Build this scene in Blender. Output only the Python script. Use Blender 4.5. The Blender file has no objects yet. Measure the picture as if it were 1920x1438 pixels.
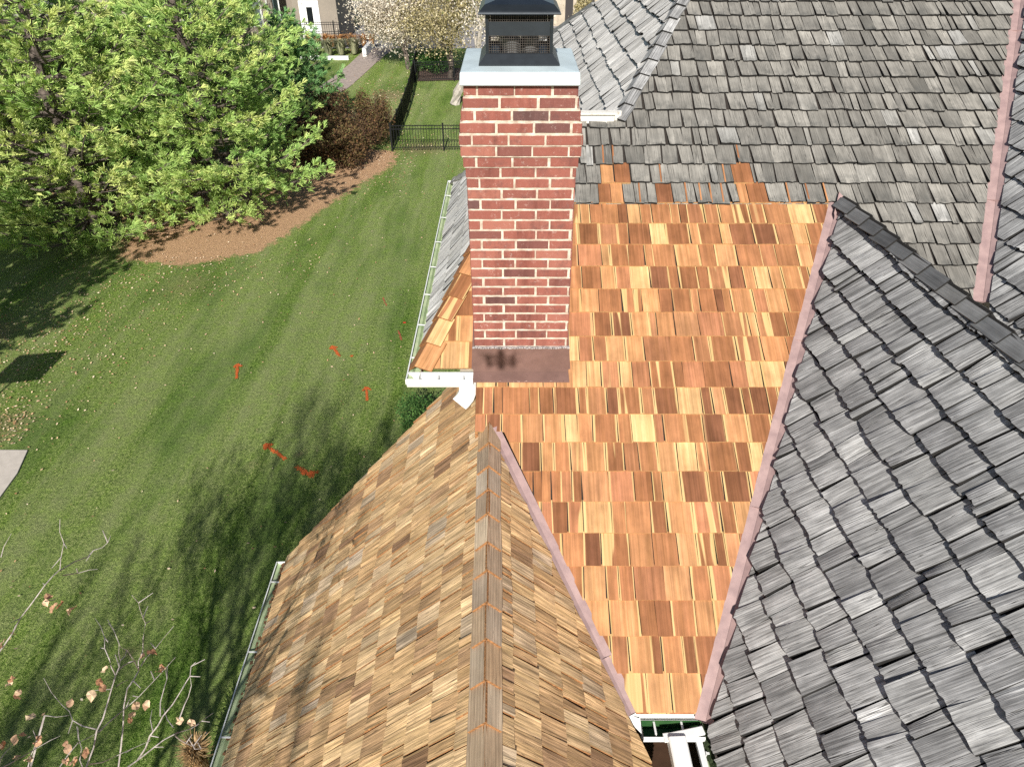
import bpy, math, random
import numpy as np
from mathutils import Vector

# ------------------------------------------------------------------ camera, light
# All heights below are measured from the drone (0); the ground lies 9.5 m under it.
H = 9.5
GZ = -9.5
scene = bpy.context.scene
COL = scene.collection
random.seed(11)
rng = np.random.default_rng(5)

cam = bpy.data.cameras.new("camera")
cam_o = bpy.data.objects.new("camera", cam)
COL.objects.link(cam_o)
cam_o.location = (0, 0, H)
cam_o.rotation_euler = (math.radians(90 - 35.4), 0, 0)
cam.sensor_width = 36.0
cam.lens = 36.0 * 1331 / 1920
cam.clip_start = 0.05
cam.clip_end = 600
scene.camera = cam_o

SUN_EL = math.radians(33.5)
SUN_AZ = math.radians(1.5)          # light travels towards +Y, a touch to the right
world = bpy.data.worlds.new("World")
scene.world = world
world.use_nodes = True
wn = world.node_tree
bg = wn.nodes["Background"]
sky = wn.nodes.new("ShaderNodeTexSky")
sky.sky_type = 'NISHITA'
sky.sun_disc = False
sky.sun_elevation = SUN_EL
sky.sun_rotation = math.pi + SUN_AZ
wn.links.new(sky.outputs[0], bg.inputs[0])
bg.inputs[1].default_value = 0.06
sl = bpy.data.lights.new("sun", 'SUN')
sl.energy = 5.0
sl.angle = math.radians(0.5)
sl.color = (1.0, 0.95, 0.87)
so = bpy.data.objects.new("sun", sl)
COL.objects.link(so)
ld = Vector((math.sin(SUN_AZ) * math.cos(SUN_EL), math.cos(SUN_AZ) * math.cos(SUN_EL), -math.sin(SUN_EL)))
so.rotation_euler = ld.to_track_quat('-Z', 'Y').to_euler()
so.location = (0, -20, 40)
scene.view_settings.view_transform = 'Standard'
scene.view_settings.look = 'None'
scene.view_settings.gamma = 1.0
scene.view_settings.exposure = 0.46
scene.render.engine = 'CYCLES'
scene.cycles.max_bounces = 5
scene.cycles.use_denoising = False

# ------------------------------------------------------------------ materials
def mat(name):
    m = bpy.data.materials.new(name); m.use_nodes = True
    nt = m.node_tree
    b = nt.nodes["Principled BSDF"]
    b.inputs["Specular IOR Level"].default_value = 0.3
    return m, nt, b

def nd(nt, t, **kw):
    n = nt.nodes.new(t)
    ins = kw.pop('i', {})
    for k, v in kw.items(): setattr(n, k, v)
    for k, v in ins.items():
        if isinstance(v, bpy.types.NodeSocket): nt.links.new(v, n.inputs[k])
        else: n.inputs[k].default_value = v
    return n

def ramp(nt, fac, stops, interp='LINEAR'):
    r = nt.nodes.new("ShaderNodeValToRGB")
    r.color_ramp.interpolation = interp
    e = r.color_ramp.elements
    e[0].position, e[0].color = stops[0][0], (*stops[0][1], 1)
    e[1].position, e[1].color = stops[-1][0], (*stops[-1][1], 1)
    for p, c in stops[1:-1]:
        x = e.new(p); x.color = (*c, 1)
    nt.links.new(fac, r.inputs[0])
    return r.outputs[0]

def mix(nt, a, b, f, mode='MIX'):
    m = nt.nodes.new("ShaderNodeMix"); m.data_type = 'RGBA'; m.blend_type = mode
    for s, v in ((6, a), (7, b), (0, f)):
        if isinstance(v, bpy.types.NodeSocket): nt.links.new(v, m.inputs[s])
        elif s == 0: m.inputs[s].default_value = v
        else: m.inputs[s].default_value = (*v, 1)
    return m.outputs[2]

def math_(nt, op, a, b=0.0):
    m = nt.nodes.new("ShaderNodeMath"); m.operation = op
    for s, v in ((0, a), (1, b)):
        if isinstance(v, bpy.types.NodeSocket): nt.links.new(v, m.inputs[s])
        else: m.inputs[s].default_value = v
    return m.outputs[0]

def mrange(nt, v, a, b, c=0.0, d=1.0):
    m = nt.nodes.new("ShaderNodeMapRange")
    nt.links.new(v, m.inputs[0])
    for i, x in zip((1, 2, 3, 4), (a, b, c, d)): m.inputs[i].default_value = x
    return m.outputs[0]

def bump(nt, b, h, strength=0.3, dist=0.01):
    n = nd(nt, "ShaderNodeBump", i={"Height": h, "Strength": strength, "Distance": dist})
    nt.links.new(n.outputs[0], b.inputs["Normal"])
    return n

def noise(nt, vec, scale, detail=3.0, rough=0.55, dist=0.0):
    n = nd(nt, "ShaderNodeTexNoise", i={"Scale": scale, "Detail": detail, "Roughness": rough, "Distortion": dist})
    if vec is not None: nt.links.new(vec, n.inputs["Vector"])
    return n.outputs[0]

def mapping(nt, vec, scale=(1, 1, 1), loc=(0, 0, 0), rot=(0, 0, 0)):
    m = nd(nt, "ShaderNodeMapping", i={"Scale": scale, "Location": loc, "Rotation": rot})
    nt.links.new(vec, m.inputs["Vector"])
    return m.outputs[0]

def wood(name, pal, grain=0.35, sap=0.0, sapcol=(.8, .62, .33), stain=0.0, staincol=(.06, .06, .06), crack=0.0,
         bstr=0.5, figure=0.0, gx=170.0, rough=0.75, blot=0.0):
    """split or sawn wood: a colour per board from its own random number, grain running up the board"""
    m, nt, b = mat(name)
    at = nd(nt, "ShaderNodeAttribute", attribute_name="rnd")
    sep = nd(nt, "ShaderNodeSeparateXYZ", i={0: at.outputs["Vector"]})
    uv = nd(nt, "ShaderNodeUVMap", uv_map="UVMap").outputs[0]
    loc = nd(nt, "ShaderNodeUVMap", uv_map="local").outputs[0]
    sl_ = nd(nt, "ShaderNodeSeparateXYZ", i={0: loc})
    col = ramp(nt, sep.outputs[0], pal)
    fine = noise(nt, mapping(nt, uv, (gx, 3.0, 1)), 1.0, 3, .6)
    mid = noise(nt, mapping(nt, uv, (gx * .25, 1.2, 1)), 1.0, 4, .6)
    g = math_(nt, 'ADD', math_(nt, 'MULTIPLY', fine, .5), math_(nt, 'MULTIPLY', mid, .5))
    gm = mrange(nt, g, .33, .67, 1 - grain, 1 + grain)
    vm = math_(nt, 'MULTIPLY', gm, mrange(nt, sep.outputs[1], 0, 1, .86, 1.14))
    col = mix(nt, col, nd(nt, "ShaderNodeCombineColor", i={0: vm, 1: vm, 2: vm}).outputs[0], 1.0, 'MULTIPLY')
    if blot > 0:
        bn = noise(nt, mapping(nt, uv, (9, 5, 1)), 1.0, 4, .6)
        v = mrange(nt, bn, .3, .7, 1 - blot, 1 + blot)
        col = mix(nt, col, nd(nt, "ShaderNodeCombineColor", i={0: v, 1: v, 2: v}).outputs[0], 1.0, 'MULTIPLY')
    if sap > 0:
        sn = noise(nt, mapping(nt, uv, (16, .9, 1)), 1.0, 1, .4)
        ex = math_(nt, 'ABSOLUTE', math_(nt, 'SUBTRACT', math_(nt, 'ADD', sl_.outputs[0], math_(nt, 'MULTIPLY', math_(nt, 'SUBTRACT', mid, .5), .25)), .5))
        edge = math_(nt, 'MULTIPLY', mrange(nt, ex, .455 - sap * .05, .475 - sap * .03), mrange(nt, sep.outputs[2], .30, .38))
        wide = math_(nt, 'MULTIPLY', mrange(nt, sn, .60, .63), mrange(nt, sep.outputs[2], .86 - sap * .12, .90 - sap * .1))
        col = mix(nt, col, sapcol, math_(nt, 'MULTIPLY', math_(nt, 'MAXIMUM', edge, wide), sap))
        str_ = noise(nt, mapping(nt, uv, (42, .5, 1)), 1.0, 2, .5)
        v2 = mrange(nt, str_, .35, .65, .84, 1.12)
        col = mix(nt, col, nd(nt, "ShaderNodeCombineColor", i={0: v2, 1: v2, 2: math_(nt, 'POWER', v2, 1.3)}).outputs[0], 1.0, 'MULTIPLY')
    if figure > 0:
        w = nd(nt, "ShaderNodeTexWave", wave_type='BANDS', bands_direction='X',
               i={"Scale": 16.0, "Distortion": 7.0, "Detail": 1.5, "Detail Scale": .35})
        nt.links.new(mapping(nt, uv, (1, .12, 1)), w.inputs["Vector"])
        col = mix(nt, col, mix(nt, col, (.45, .42, .4), 1.0, 'MULTIPLY'), math_(nt, 'MULTIPLY', w.outputs[1], figure))
    if stain > 0:
        sn2 = noise(nt, mapping(nt, uv, (14, 11, 1)), 1.0, 4, .65)
        band = math_(nt, 'MULTIPLY', mrange(nt, sl_.outputs[1], .75, .05), mrange(nt, sn2, .38, .68))
        col = mix(nt, col, staincol, math_(nt, 'MULTIPLY', band, stain))
    if crack > 0:
        cn = noise(nt, mapping(nt, uv, (60, 1.6, 1)), 1.0, 2, .5, .3)
        ck = mrange(nt, math_(nt, 'ABSOLUTE', math_(nt, 'SUBTRACT', cn, .5)), 0.0, .022, 1.0, 0.0)
        ck = math_(nt, 'MULTIPLY', ck, mrange(nt, mid, .45, .6))
        col = mix(nt, col, (.03, .028, .025), math_(nt, 'MULTIPLY', ck, crack))
        g = math_(nt, 'SUBTRACT', g, math_(nt, 'MULTIPLY', ck, .6))
    nt.links.new(col, b.inputs["Base Color"])
    b.inputs["Roughness"].default_value = rough
    b.inputs["Specular IOR Level"].default_value = .12
    bump(nt, b, g, bstr, 0.006)
    return m

def plain(name, col, rough=0.5, metal=0.0, nscale=0, namt=0.15, bstr=0.0, col2=None, lo=.35, hi=.65):
    m, nt, b = mat(name)
    b.inputs["Roughness"].default_value = rough
    b.inputs["Metallic"].default_value = metal
    if nscale:
        tc = nd(nt, "ShaderNodeTexCoord").outputs["Object"]
        n = noise(nt, tc, nscale, 5, .6)
        c2 = col2 or tuple(x * (1 - namt * 2) for x in col)
        c = mix(nt, c2, col, mrange(nt, n, lo, hi))
        nt.links.new(c, b.inputs["Base Color"])
        if bstr: bump(nt, b, n, bstr, .01)
    else:
        b.inputs["Base Color"].default_value = (*col, 1)
    return m

CEDAR = wood("fresh_cedar", [(0, (.19, .08, .042)), (.07, (.23, .097, .046)), (.18, (.27, .115, .052)), (.32, (.32, .14, .064)), (.44, (.42, .195, .088)),
    (.6, (.48, .245, .11)), (.72, (.35, .155, .075)), (.84, (.38, .165, .085)), (.93, (.52, .285, .13)), (1, (.60, .38, .18))], grain=.26, sap=.85,
    sapcol=(.62, .44, .20), bstr=.35, gx=130, blot=.24)
TAN = wood("tan_cedar", [(0, (.34, .20, .115)), (.08, (.48, .30, .165)), (.3, (.64, .41, .21)), (.6, (.76, .51, .265)),
    (.86, (.72, .51, .29)), (.93, (.58, .45, .32)), (1, (.82, .58, .32))], grain=.72, sap=.5, sapcol=(.62, .42, .20),
    stain=.25, staincol=(.22, .14, .10), crack=.6, bstr=1.0, figure=.3, gx=95, blot=.22)
CAPW = wood("ridge_cap_cedar", [(0, (.44, .34, .25)), (.35, (.60, .44, .29)), (.6, (.56, .49, .40)), (.8, (.64, .43, .25)), (1, (.66, .53, .38))],
    grain=.3, stain=.25, staincol=(.34, .2, .12), crack=.3, bstr=.5, figure=.35, gx=120, blot=.2)
BUTT = plain("fresh_cut_cedar_end", (.42, .20, .08), .8, nscale=90, namt=.3, bstr=.4)
CBUTT = plain("cedar_end", (.60, .36, .16), .8, nscale=90, namt=.2, bstr=.3)
GREY = wood("weathered_shake", [(0, (.165, .158, .142)), (.3, (.215, .205, .185)), (.6, (.25, .238, .213)), (.92, (.275, .262, .235)), (.97, (.34, .335, .315)), (1, (.36, .355, .34))],
    grain=.34, stain=.85, staincol=(.085, .087, .083), crack=.6, bstr=.9, gx=110, blot=.2)
GREYC = wood("silvered_shake", [(0, (.27, .27, .27)), (.3, (.31, .31, .308)), (.6, (.35, .35, .345)), (.85, (.38, .38, .375)), (1, (.43, .43, .42))],
    grain=.78, stain=.5, staincol=(.12, .12, .125), crack=.9, bstr=1.0, gx=105, blot=.25)
PALE = wood("pale_silver_shake", [(0, (.50, .48, .45)), (.5, (.60, .58, .55)), (1, (.68, .66, .63))], grain=.35, crack=.5, bstr=.8, gx=80, blot=.2)
DARKCAP = wood("dark_ridge_cap", [(0, (.12, .125, .13)), (.5, (.17, .175, .18)), (1, (.22, .22, .215))], grain=.3, stain=.3, staincol=(.05, .05, .05), bstr=.6, blot=.2)
DARK = plain("shaded_old_shake_end", (.022, .021, .020), .95, nscale=60, bstr=.4)  # near-black: the shade on butts and in gaps is put into the colour
UNDER = plain("underlay_and_slot_shade", (.03, .025, .022), .95)  # underlay; also colours the shadow line in the valley slots
PINK = plain("pink_painted_valley_metal", (.42, .295, .28), .5, .1, nscale=11, col2=(.31, .215, .21), bstr=.05)
BROWN = plain("brown_painted_metal", (.21, .125, .105), .4, .1, nscale=9, namt=.12, bstr=.12)
WHITE = plain("white_gutter_metal", (.80, .81, .80), .35, 0, nscale=6, namt=.04)
MOSSY = plain("algae_stained_gutter", (.55, .63, .40), .6, 0, nscale=9, col2=(.36, .47, .26), bstr=.1)
MOSSD = plain("dark_gutter_algae", (.02, .075, .025), .5, 0, nscale=12, col2=(.05, .12, .04), bstr=.2)
STEEL = plain("galvanised_steel", (.60, .70, .73), .45, .15, nscale=5, namt=.1, bstr=.03)
BLACK = plain("black_powder_coat", (.022, .027, .033), .35, .2, nscale=20, namt=.1, bstr=.03)
MORTAR = plain("pale_mortar", (.66, .58, .48), .95, nscale=22, col2=(.40, .32, .25), bstr=.6)
def brick_mat():
    m, nt, b = mat("red_brick")
    at = nd(nt, "ShaderNodeAttribute", attribute_name="rnd")
    sep = nd(nt, "ShaderNodeSeparateXYZ", i={0: at.outputs["Vector"]})
    tc = nd(nt, "ShaderNodeTexCoord").outputs["Object"]
    c = ramp(nt, sep.outputs[0], [(0, (.11, .06, .056)), (.08, (.16, .065, .056)), (.2, (.225, .08, .062)), (.5, (.26, .088, .066)), (.8, (.285, .10, .075)), (1, (.33, .13, .095))])
    n = noise(nt, tc, 45, 5, .7)
    c = mix(nt, c, (.45, .25, .21), mrange(nt, n, .55, .8, 0, .35))
    n2 = noise(nt, tc, 14, 4, .7)
    c = mix(nt, c, (.12, .06, .055), mrange(nt, n2, .52, .72, 0, .6))
    n3 = noise(nt, tc, 24, 7, .85)
    c = mix(nt, c, (.72, .64, .57), mrange(nt, n3, .58, .70, 0, .6))
    c = mix(nt, c, mix(nt, c, (.62, .58, .58), 1.0, 'MULTIPLY'), mrange(nt, noise(nt, mapping(nt, tc, (7, 7, 1.6)), 1.0, 4, .7), .48, .68))
    nt.links.new(c, b.inputs["Base Color"]); b.inputs["Roughness"].default_value = .9
    bump(nt, b, noise(nt, tc, 180, 4, .7), .5, .004)
    return m
BRICK = brick_mat()

# ------------------------------------------------------------------ mesh builder
class MB:
    def __init__(s):
        s.v = []; s.f = []; s.m = []; s.r = []; s.uv = []; s.lo = []
    def face(s, pts, mi=0, rnd=(.5, .5, .5), uv=None, lo=None):
        n = len(s.v); k = len(pts)
        s.v.extend(tuple(map(float, p)) for p in pts)
        s.f.append(tuple(range(n, n + k))); s.m.append(mi); s.r.append(rnd)
        s.uv.append(uv or [(p[0], p[1] + p[2]) for p in pts]); s.lo.append(lo or [(.5, .5)] * k)
    def box(s, x0, x1, y0, y1, z0, z1, mi=0, rnd=(.5, .5, .5)):
        P = [(x0, y0, z0), (x1, y0, z0), (x1, y1, z0), (x0, y1, z0), (x0, y0, z1), (x1, y0, z1), (x1, y1, z1), (x0, y1, z1)]
        for q in ((0, 3, 2, 1), (4, 5, 6, 7), (0, 1, 5, 4), (1, 2, 6, 5), (2, 3, 7, 6), (3, 0, 4, 7)):
            s.face([P[i] for i in q], mi, rnd)
    def obox(s, c, ax, ay, az, mi=0, rnd=(.5, .5, .5)):
        """box from centre and three half-axis vectors"""
        c, ax, ay, az = map(np.array, (c, ax, ay, az))
        P = [c + i * ax + j * ay + k * az for k in (-1, 1) for j in (-1, 1) for i in (-1, 1)]
        for q in ((0, 2, 3, 1), (4, 5, 7, 6), (0, 1, 5, 4), (1, 3, 7, 5), (3, 2, 6, 7), (2, 0, 4, 6)):
            s.face([P[i] for i in q], mi, rnd)
    def bar(s, a, b, w, h=None, mi=0, up=(0, 0, 1)):
        a, b, up = map(lambda q: np.array(q, float), (a, b, up)); h = h or w
        d = b - a; L = np.linalg.norm(d); d /= L
        x = np.cross(d, up); 
        if np.linalg.norm(x) < 1e-4: x = np.cross(d, np.array((0, 1., 0)))
        x /= np.linalg.norm(x); z = np.cross(x, d)
        s.obox((a + b) / 2, d * L / 2, x * w / 2, z * h / 2, mi)
    def tube(s, pts, radii, n=6, mi=0, rnd=(.5, .5, .5)):
        pts = [np.array(p, float) for p in pts]; prev = None
        for i, p in enumerate(pts):
            d = pts[min(i + 1, len(pts) - 1)] - pts[max(i - 1, 0)]
            d = d / (np.linalg.norm(d) + 1e-9)
            x = np.cross(d, (0, 0, 1.)) if abs(d[2]) < .95 else np.cross(d, (0, 1., 0))
            x /= np.linalg.norm(x); y = np.cross(d, x)
            ring = [p + radii[i] * (math.cos(2 * math.pi * k / n) * x + math.sin(2 * math.pi * k / n) * y) for k in range(n)]
            if prev is not None:
                for k in range(n):
                    s.face([prev[k], prev[(k + 1) % n], ring[(k + 1) % n], ring[k]], mi, rnd)
            prev = ring
        s.face(prev, mi, rnd)
    def prism(s, poly, d, mi=0):
        poly = [np.array(p, float) for p in poly]; d = np.array(d, float)
        s.face(poly, mi); s.face([p + d for p in reversed(poly)], mi)
        for i in range(len(poly)):
            a, b = poly[i], poly[(i + 1) % len(poly)]
            s.face([b, a, a + d, b + d], mi)
    def build(s, name, mats, parent=None, origin=None, smooth=False, weld=False):
        org = np.array(origin if origin is not None else (parent.location[0], parent.location[1], parent.location[2] - H) if parent else (0, 0, 0), float)
        if parent is not None and origin is None:
            p, acc = parent, np.zeros(3)
            while p is not None: acc += np.array(p.location); p = p.parent
            org = acc - np.array((0, 0, H))
        me = bpy.data.meshes.new(name)
        V = np.array(s.v) - org
        me.from_pydata(V.tolist(), [], s.f)
        if not isinstance(mats, (list, tuple)): mats = [mats]
        for m in mats: me.materials.append(m)
        me.polygons.foreach_set("material_index", s.m)
        a = me.attributes.new("rnd", 'FLOAT_VECTOR', 'FACE')
        a.data.foreach_set("vector", np.array(s.r, float).ravel())
        for nm, dat in (("UVMap", s.uv), ("local", s.lo)):
            u = me.uv_layers.new(name=nm)
            u.data.foreach_set("uv", np.array([c for f in dat for c in f], float).ravel())
        if smooth or weld:
            import bmesh
            bm = bmesh.new(); bm.from_mesh(me)
            bmesh.ops.remove_doubles(bm, verts=bm.verts, dist=.0004)
            bm.to_mesh(me); bm.free()
            if smooth: me.polygons.foreach_set("use_smooth", [True] * len(me.polygons))
        me.update()
        o = bpy.data.objects.new(name, me); COL.objects.link(o)
        if parent is not None: o.parent = parent
        else: o.location = (org[0], org[1], org[2] + H)
        return o

def foliage_mesh(name, mats, quads, rnd, parent=None, mi=None, origin=None):
    """quads: N x 4 x 3 array of leaf or needle faces"""
    n = len(quads)
    org = np.zeros(3)
    p = parent
    while p is not None: org += np.array(p.location); p = p.parent
    if parent is not None: org -= np.array((0, 0, H))
    if origin is not None: org = np.array(origin, float)
    me = bpy.data.meshes.new(name)
    me.vertices.add(n * 4); me.loops.add(n * 4); me.polygons.add(n)
    me.vertices.foreach_set("co", (quads.reshape(-1, 3) - org).ravel())
    me.loops.foreach_set("vertex_index", np.arange(n * 4, dtype=np.int32))
    me.polygons.foreach_set("loop_start", np.arange(0, n * 4, 4, dtype=np.int32))
    me.polygons.foreach_set("loop_total", np.full(n, 4, dtype=np.int32))
    for m in (mats if isinstance(mats, (list, tuple)) else [mats]): me.materials.append(m)
    if mi is not None: me.polygons.foreach_set("material_index", mi)
    a = me.attributes.new("rnd", 'FLOAT_VECTOR', 'FACE')
    a.data.foreach_set("vector", np.asarray(rnd, float).ravel())
    me.update(); me.validate()
    o = bpy.data.objects.new(name, me); COL.objects.link(o)
    if parent is not None: o.parent = parent
    else: o.location = (org[0], org[1], org[2] + H)
    return o

def tag(o, label=None, cat=None, group=None, kind=None):
    if label: o["label"] = label
    if cat: o["category"] = cat
    if group: o["group"] = group
    if kind: o["kind"] = kind
    return o

def thing(name, loc, label, cat, group=None):
    o = bpy.data.objects.new(name, None); COL.objects.link(o)
    o.empty_display_size = .3
    o.location = (loc[0], loc[1], loc[2] + H)
    return tag(o, label, cat, group)

# ------------------------------------------------------------------ shingle laying
def nrm(v):
    v = np.array(v, float); return v / np.linalg.norm(v)

def clip(poly, a, b):
    """keep the part of poly left of the directed line a->b"""
    out = []
    f = lambda p: (b[0] - a[0]) * (p[1] - a[1]) - (b[1] - a[1]) * (p[0] - a[0])
    for i in range(len(poly)):
        p, q = poly[i], poly[(i + 1) % len(poly)]
        fp, fq = f(p), f(q)
        if fp >= 0: out.append(p)
        if (fp >= 0) != (fq >= 0):
            t = fp / (fp - fq); out.append((p[0] + t * (q[0] - p[0]), p[1] + t * (q[1] - p[1])))
    return out

def clip_convex(poly, reg):
    for i in range(len(reg)):
        poly = clip(poly, reg[i], reg[(i + 1) % len(reg)])
        if len(poly) < 3: return []
    return poly

def ccw(poly):
    a = sum(poly[i][0] * poly[(i + 1) % len(poly)][1] - poly[(i + 1) % len(poly)][0] * poly[i][1] for i in range(len(poly)))
    return poly if a > 0 else poly[::-1]

class Slope:
    """a roof plane: origin O, s runs along the eave (U), t up the slope (V), N is its outward normal"""
    def __init__(s, O, U, N):
        s.O = np.array(O, float); s.U = nrm(U); s.N = nrm(N); s.V = nrm(np.cross(s.N, s.U))
    def st(s, p):
        d = np.array(p, float) - s.O; return (float(d @ s.U), float(d @ s.V))
    def P(s, a, t, h=0.0): return s.O + a * s.U + t * s.V + h * s.N
    def deck(s, mb, reg, mi, h=-.004):
        mb.face([s.P(a, t, h) for a, t in ccw(reg)], mi)

def lay(mb, sl, regs, e, t0, T, wr, mi=0, bi=1, seed=0, rag=.002, gap=.003, warp=.0, strips=3, pick=None, lap=.012, tmax=None,
        bow=0.0, wave=0.0, lean=.006, lift=.002):
    R = random.Random(seed)
    regs = [ccw(r) for r in regs]
    smin = min(p[0] for r in regs for p in r); smax = max(p[0] for r in regs for p in r)
    tmin = min(p[1] for r in regs for p in r); tm = max(p[1] for r in regs for p in r)
    k0 = math.floor((tmin - t0) / e) - 1
    ph = [R.uniform(0, 6.28) for _ in range(4)]
    for k in range(k0, int((tm - t0) / e) + 2):
        tb = t0 + k * e
        s = smin - R.uniform(0, wr[1])
        while s < smax:
            w = R.uniform(*wr) if R.random() < .8 else R.uniform(wr[0] * .6, wr[0])
            a0, a1 = s + gap * R.uniform(.2, 1.0), s + w - gap * R.uniform(.2, 1.0)
            s += w
            wv = wave * (math.sin(a0 * 1.7 + ph[0] + k * .35) + .6 * math.sin(a0 * 4.1 + ph[1] + k * .8))
            jb = R.uniform(-rag, rag) * (2.5 if R.random() < .08 and rag > .004 else 1) + wv
            th = T * R.uniform(.75, 1.25); tilt = R.uniform(-warp, warp); tw = R.uniform(-warp, warp) * .6
            ln = R.uniform(-lean, lean)
            rnd = (R.random(), R.random(), R.random())
            off = (R.uniform(0, 50), R.uniform(0, 50))
            m_, b_ = mi, bi
            if pick:
                q = pick((a0 + a1) / 2, tb + e / 2, k, R)
                if q is None: continue
                m_, b_, rnd = q[0], q[1], (q[2] if q[2] is not None else rnd)
            te = tb + e + lap
            edge = [R.uniform(-rag, rag) * .6 for _ in range(strips + 1)]
            def hh(a, t):
                l = (t - tb - jb) / (e + lap - jb)
                x = (a - a0) / (a1 - a0) - .5
                return lift + th * (1 - l) + (1 - l) ** 1.5 * (tilt * x * 2 + bow * th * (1 - 4 * x * x)) + tw * x * l
            for i in range(strips):
                f0, f1 = i / strips, (i + 1) / strips
                x0, x1 = a0 + (a1 - a0) * f0, a0 + (a1 - a0) * f1
                quad = [(x0 + ln, tb + jb + edge[i]), (x1 + ln, tb + jb + edge[i + 1]), (x1, te), (x0, te)]
                for rg in regs:
                    c = clip_convex(quad, rg)
                    if len(c) < 3: continue
                    top = [sl.P(a, t, hh(a, t)) for a, t in c]
                    uv = [(a + off[0], t + off[1]) for a, t in c]
                    lo = [((a - a0) / (a1 - a0), (t - tb) / e) for a, t in c]
                    mb.face(top, m_, rnd, uv, lo)
                    n = len(c)
                    for j in range(n):
                        p, q2 = c[j], c[(j + 1) % n]
                        if min(p[1], q2[1]) > te - .002: continue
                        # skip seams between strips
                        pa, qa = p[0] - ln * (1 - (p[1] - tb) / (e + lap)), q2[0] - ln * (1 - (q2[1] - tb) / (e + lap))
                        if i > 0 and abs(pa - x0) < .0012 and abs(qa - x0) < .0012: continue
                        if i < strips - 1 and abs(pa - x1) < .0012 and abs(qa - x1) < .0012: continue
                        A, B = top[j], top[(j + 1) % n]
                        lowp = sl.P(p[0], p[1], -.003); lowq = sl.P(q2[0], q2[1], -.003)
                        butt = (max(p[1], q2[1]) < tb + jb + rag + .02)
                        mb.face([lowp, lowq, B, A], b_, rnd, [(uv[j][0], uv[j][1]), (uv[(j + 1) % n][0], uv[(j + 1) % n][1]),
                                (uv[(j + 1) % n][0], uv[(j + 1) % n][1] + .02), (uv[j][0], uv[j][1] + .02)])

def caps(mb, start, d, n, sp, dl, dr, w, mi=0, bi=1, th=.016, seed=0, base=.022, lift=.018, length=None, wj=.006, last=None):
    """overlapping ridge or hip caps from start along d; dl and dr run down the two slopes"""
    R = random.Random(seed); start = np.array(start, float); d = nrm(d); dl = nrm(dl); dr = nrm(dr)
    up = nrm(-(dl + dr)); L = length or sp * 1.3
    for i in range(n):
        o = start + d * sp * i + d * R.uniform(-.008, .008)
        l_ = L if not (last and i == n - 1) else last
        j1 = R.uniform(-.004, .004)
        for side, dd in ((0, dl), (1, dr)):
            rnd = (R.random(), R.random(), R.random()); off = (R.uniform(0, 40), R.uniform(0, 40))
            ww = w + R.uniform(-wj, wj); nn = nrm(np.cross(d, dd)); 
            if nn @ up < 0: nn = -nn
            h0 = base + lift + R.uniform(-.003, .003); h1 = base - .004
            a = o + up * (h0 + th * .6) + dd * j1; b = a + dd * ww
            c = o + d * l_ + up * (h1 + th * .3) + dd * (ww + R.uniform(-.004, .004)); e_ = o + d * l_ + up * (h1 + th * .3)
            uvs = [(off[0], off[1]), (off[0] + ww, off[1]), (off[0] + ww, off[1] + l_), (off[0], off[1] + l_)]
            lo = [(0, 0), (1, 0), (1, 1), (0, 1)]
            mb.face([a, b, c, e_], mi, rnd, uvs, lo)
            dn = -nn * th
            mb.face([a + dn, b + dn, b, a], bi, rnd)
            mb.face([b + dn, c + dn, c, b], bi if bi == 1 and mi != 0 else mi, rnd, [(off[0], off[1]), (off[0] + .02, off[1] + l_), (off[0] + .02, off[1] + l_), (off[0], off[1])])
            mb.face([a + dn, a, e_, e_ + dn], bi, rnd)

def strip(mb, p0, p1, ia, ib, wa, wb, na, nb, h=.006, rib=.014, mi=0, seg=1, jag=0.0, seed=0):
    """W-shaped valley metal along p0-p1: flank a (unit vector ia up plane a), flank b, with a centre rib"""
    p0, p1 = np.array(p0, float), np.array(p1, float)
    d = nrm(p1 - p0); ia, ib, na, nb = map(nrm, (ia, ib, na, nb)); up = nrm(na + nb)
    def ring(p, wa, wb):
        return [p + ia * wa + na * h, p + ia * .0045 + na * (h + .006), p + ia * .004 - up * .012, p + ib * .004 - up * .012, p + ib * .0045 + nb * (h + .010), p + ib * wb + nb * h]
    A, B = ring(p0, wa, wb), ring(p1, wa, wb)
    for i in range(5): mb.face([A[i], A[i + 1], B[i + 1], B[i]], 1 if i in (1, 2, 3) else mi)  # slot faces dark, painting in the rib's shadow line
    mb.face([A[0], A[5], A[4], A[3], A[2], A[1]], mi)

# ------------------------------------------------------------------ the house
house = thing("house", (1.5, 5, GZ), "shake-roofed house with red brick chimney, fresh orange cedar and grey weathered slopes", "house")
t28 = math.radians(28)
MAIN = Slope((0, 3.98, -2.72), (1, 0, 0), (0, -math.sin(t28), math.cos(t28)))
def onmain(x, t): return MAIN.P(x, t)
EX = .1975
T0 = -2.106
# fresh cedar part
def inset(reg, a, b, w):
    """move the edge a-b of the convex region inwards by w (clip)"""
    a, b = np.array(a, float), np.array(b, float); d = nrm(b - a); n = np.array((-d[1], d[0]))
    a2, b2 = a + n * w, b + n * w
    return clip(ccw(reg), tuple(a2), tuple(b2))
LV0, LV1 = (.614, -2.113), (-.107, -.471)
GV0, GV1 = (1.074, -2.111), (2.515, 1.46)
HV0, HV1 = (3.38, .589), (4.712, 3.856)
regA = [(-.24, -2.114), (2.52, -2.114), (2.52, 1.455), (-.118, 1.455), (-.24, 1.11)]
regA2 = clip(list(regA), (-1, -.452), (1, -.452))
regA = clip(list(regA), (1, -.452), (-1, -.452))
regA = inset(regA, LV1, LV0, .058)            # right of the left valley
regA2 = inset(regA2, GV0, GV1, .066)
regA = inset(regA, GV0, GV1, .066)            # left of the right valley
regW = [(-.63, .012), (-.235, .012), (-.235, 1.12)]
mb = MB()
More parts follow.
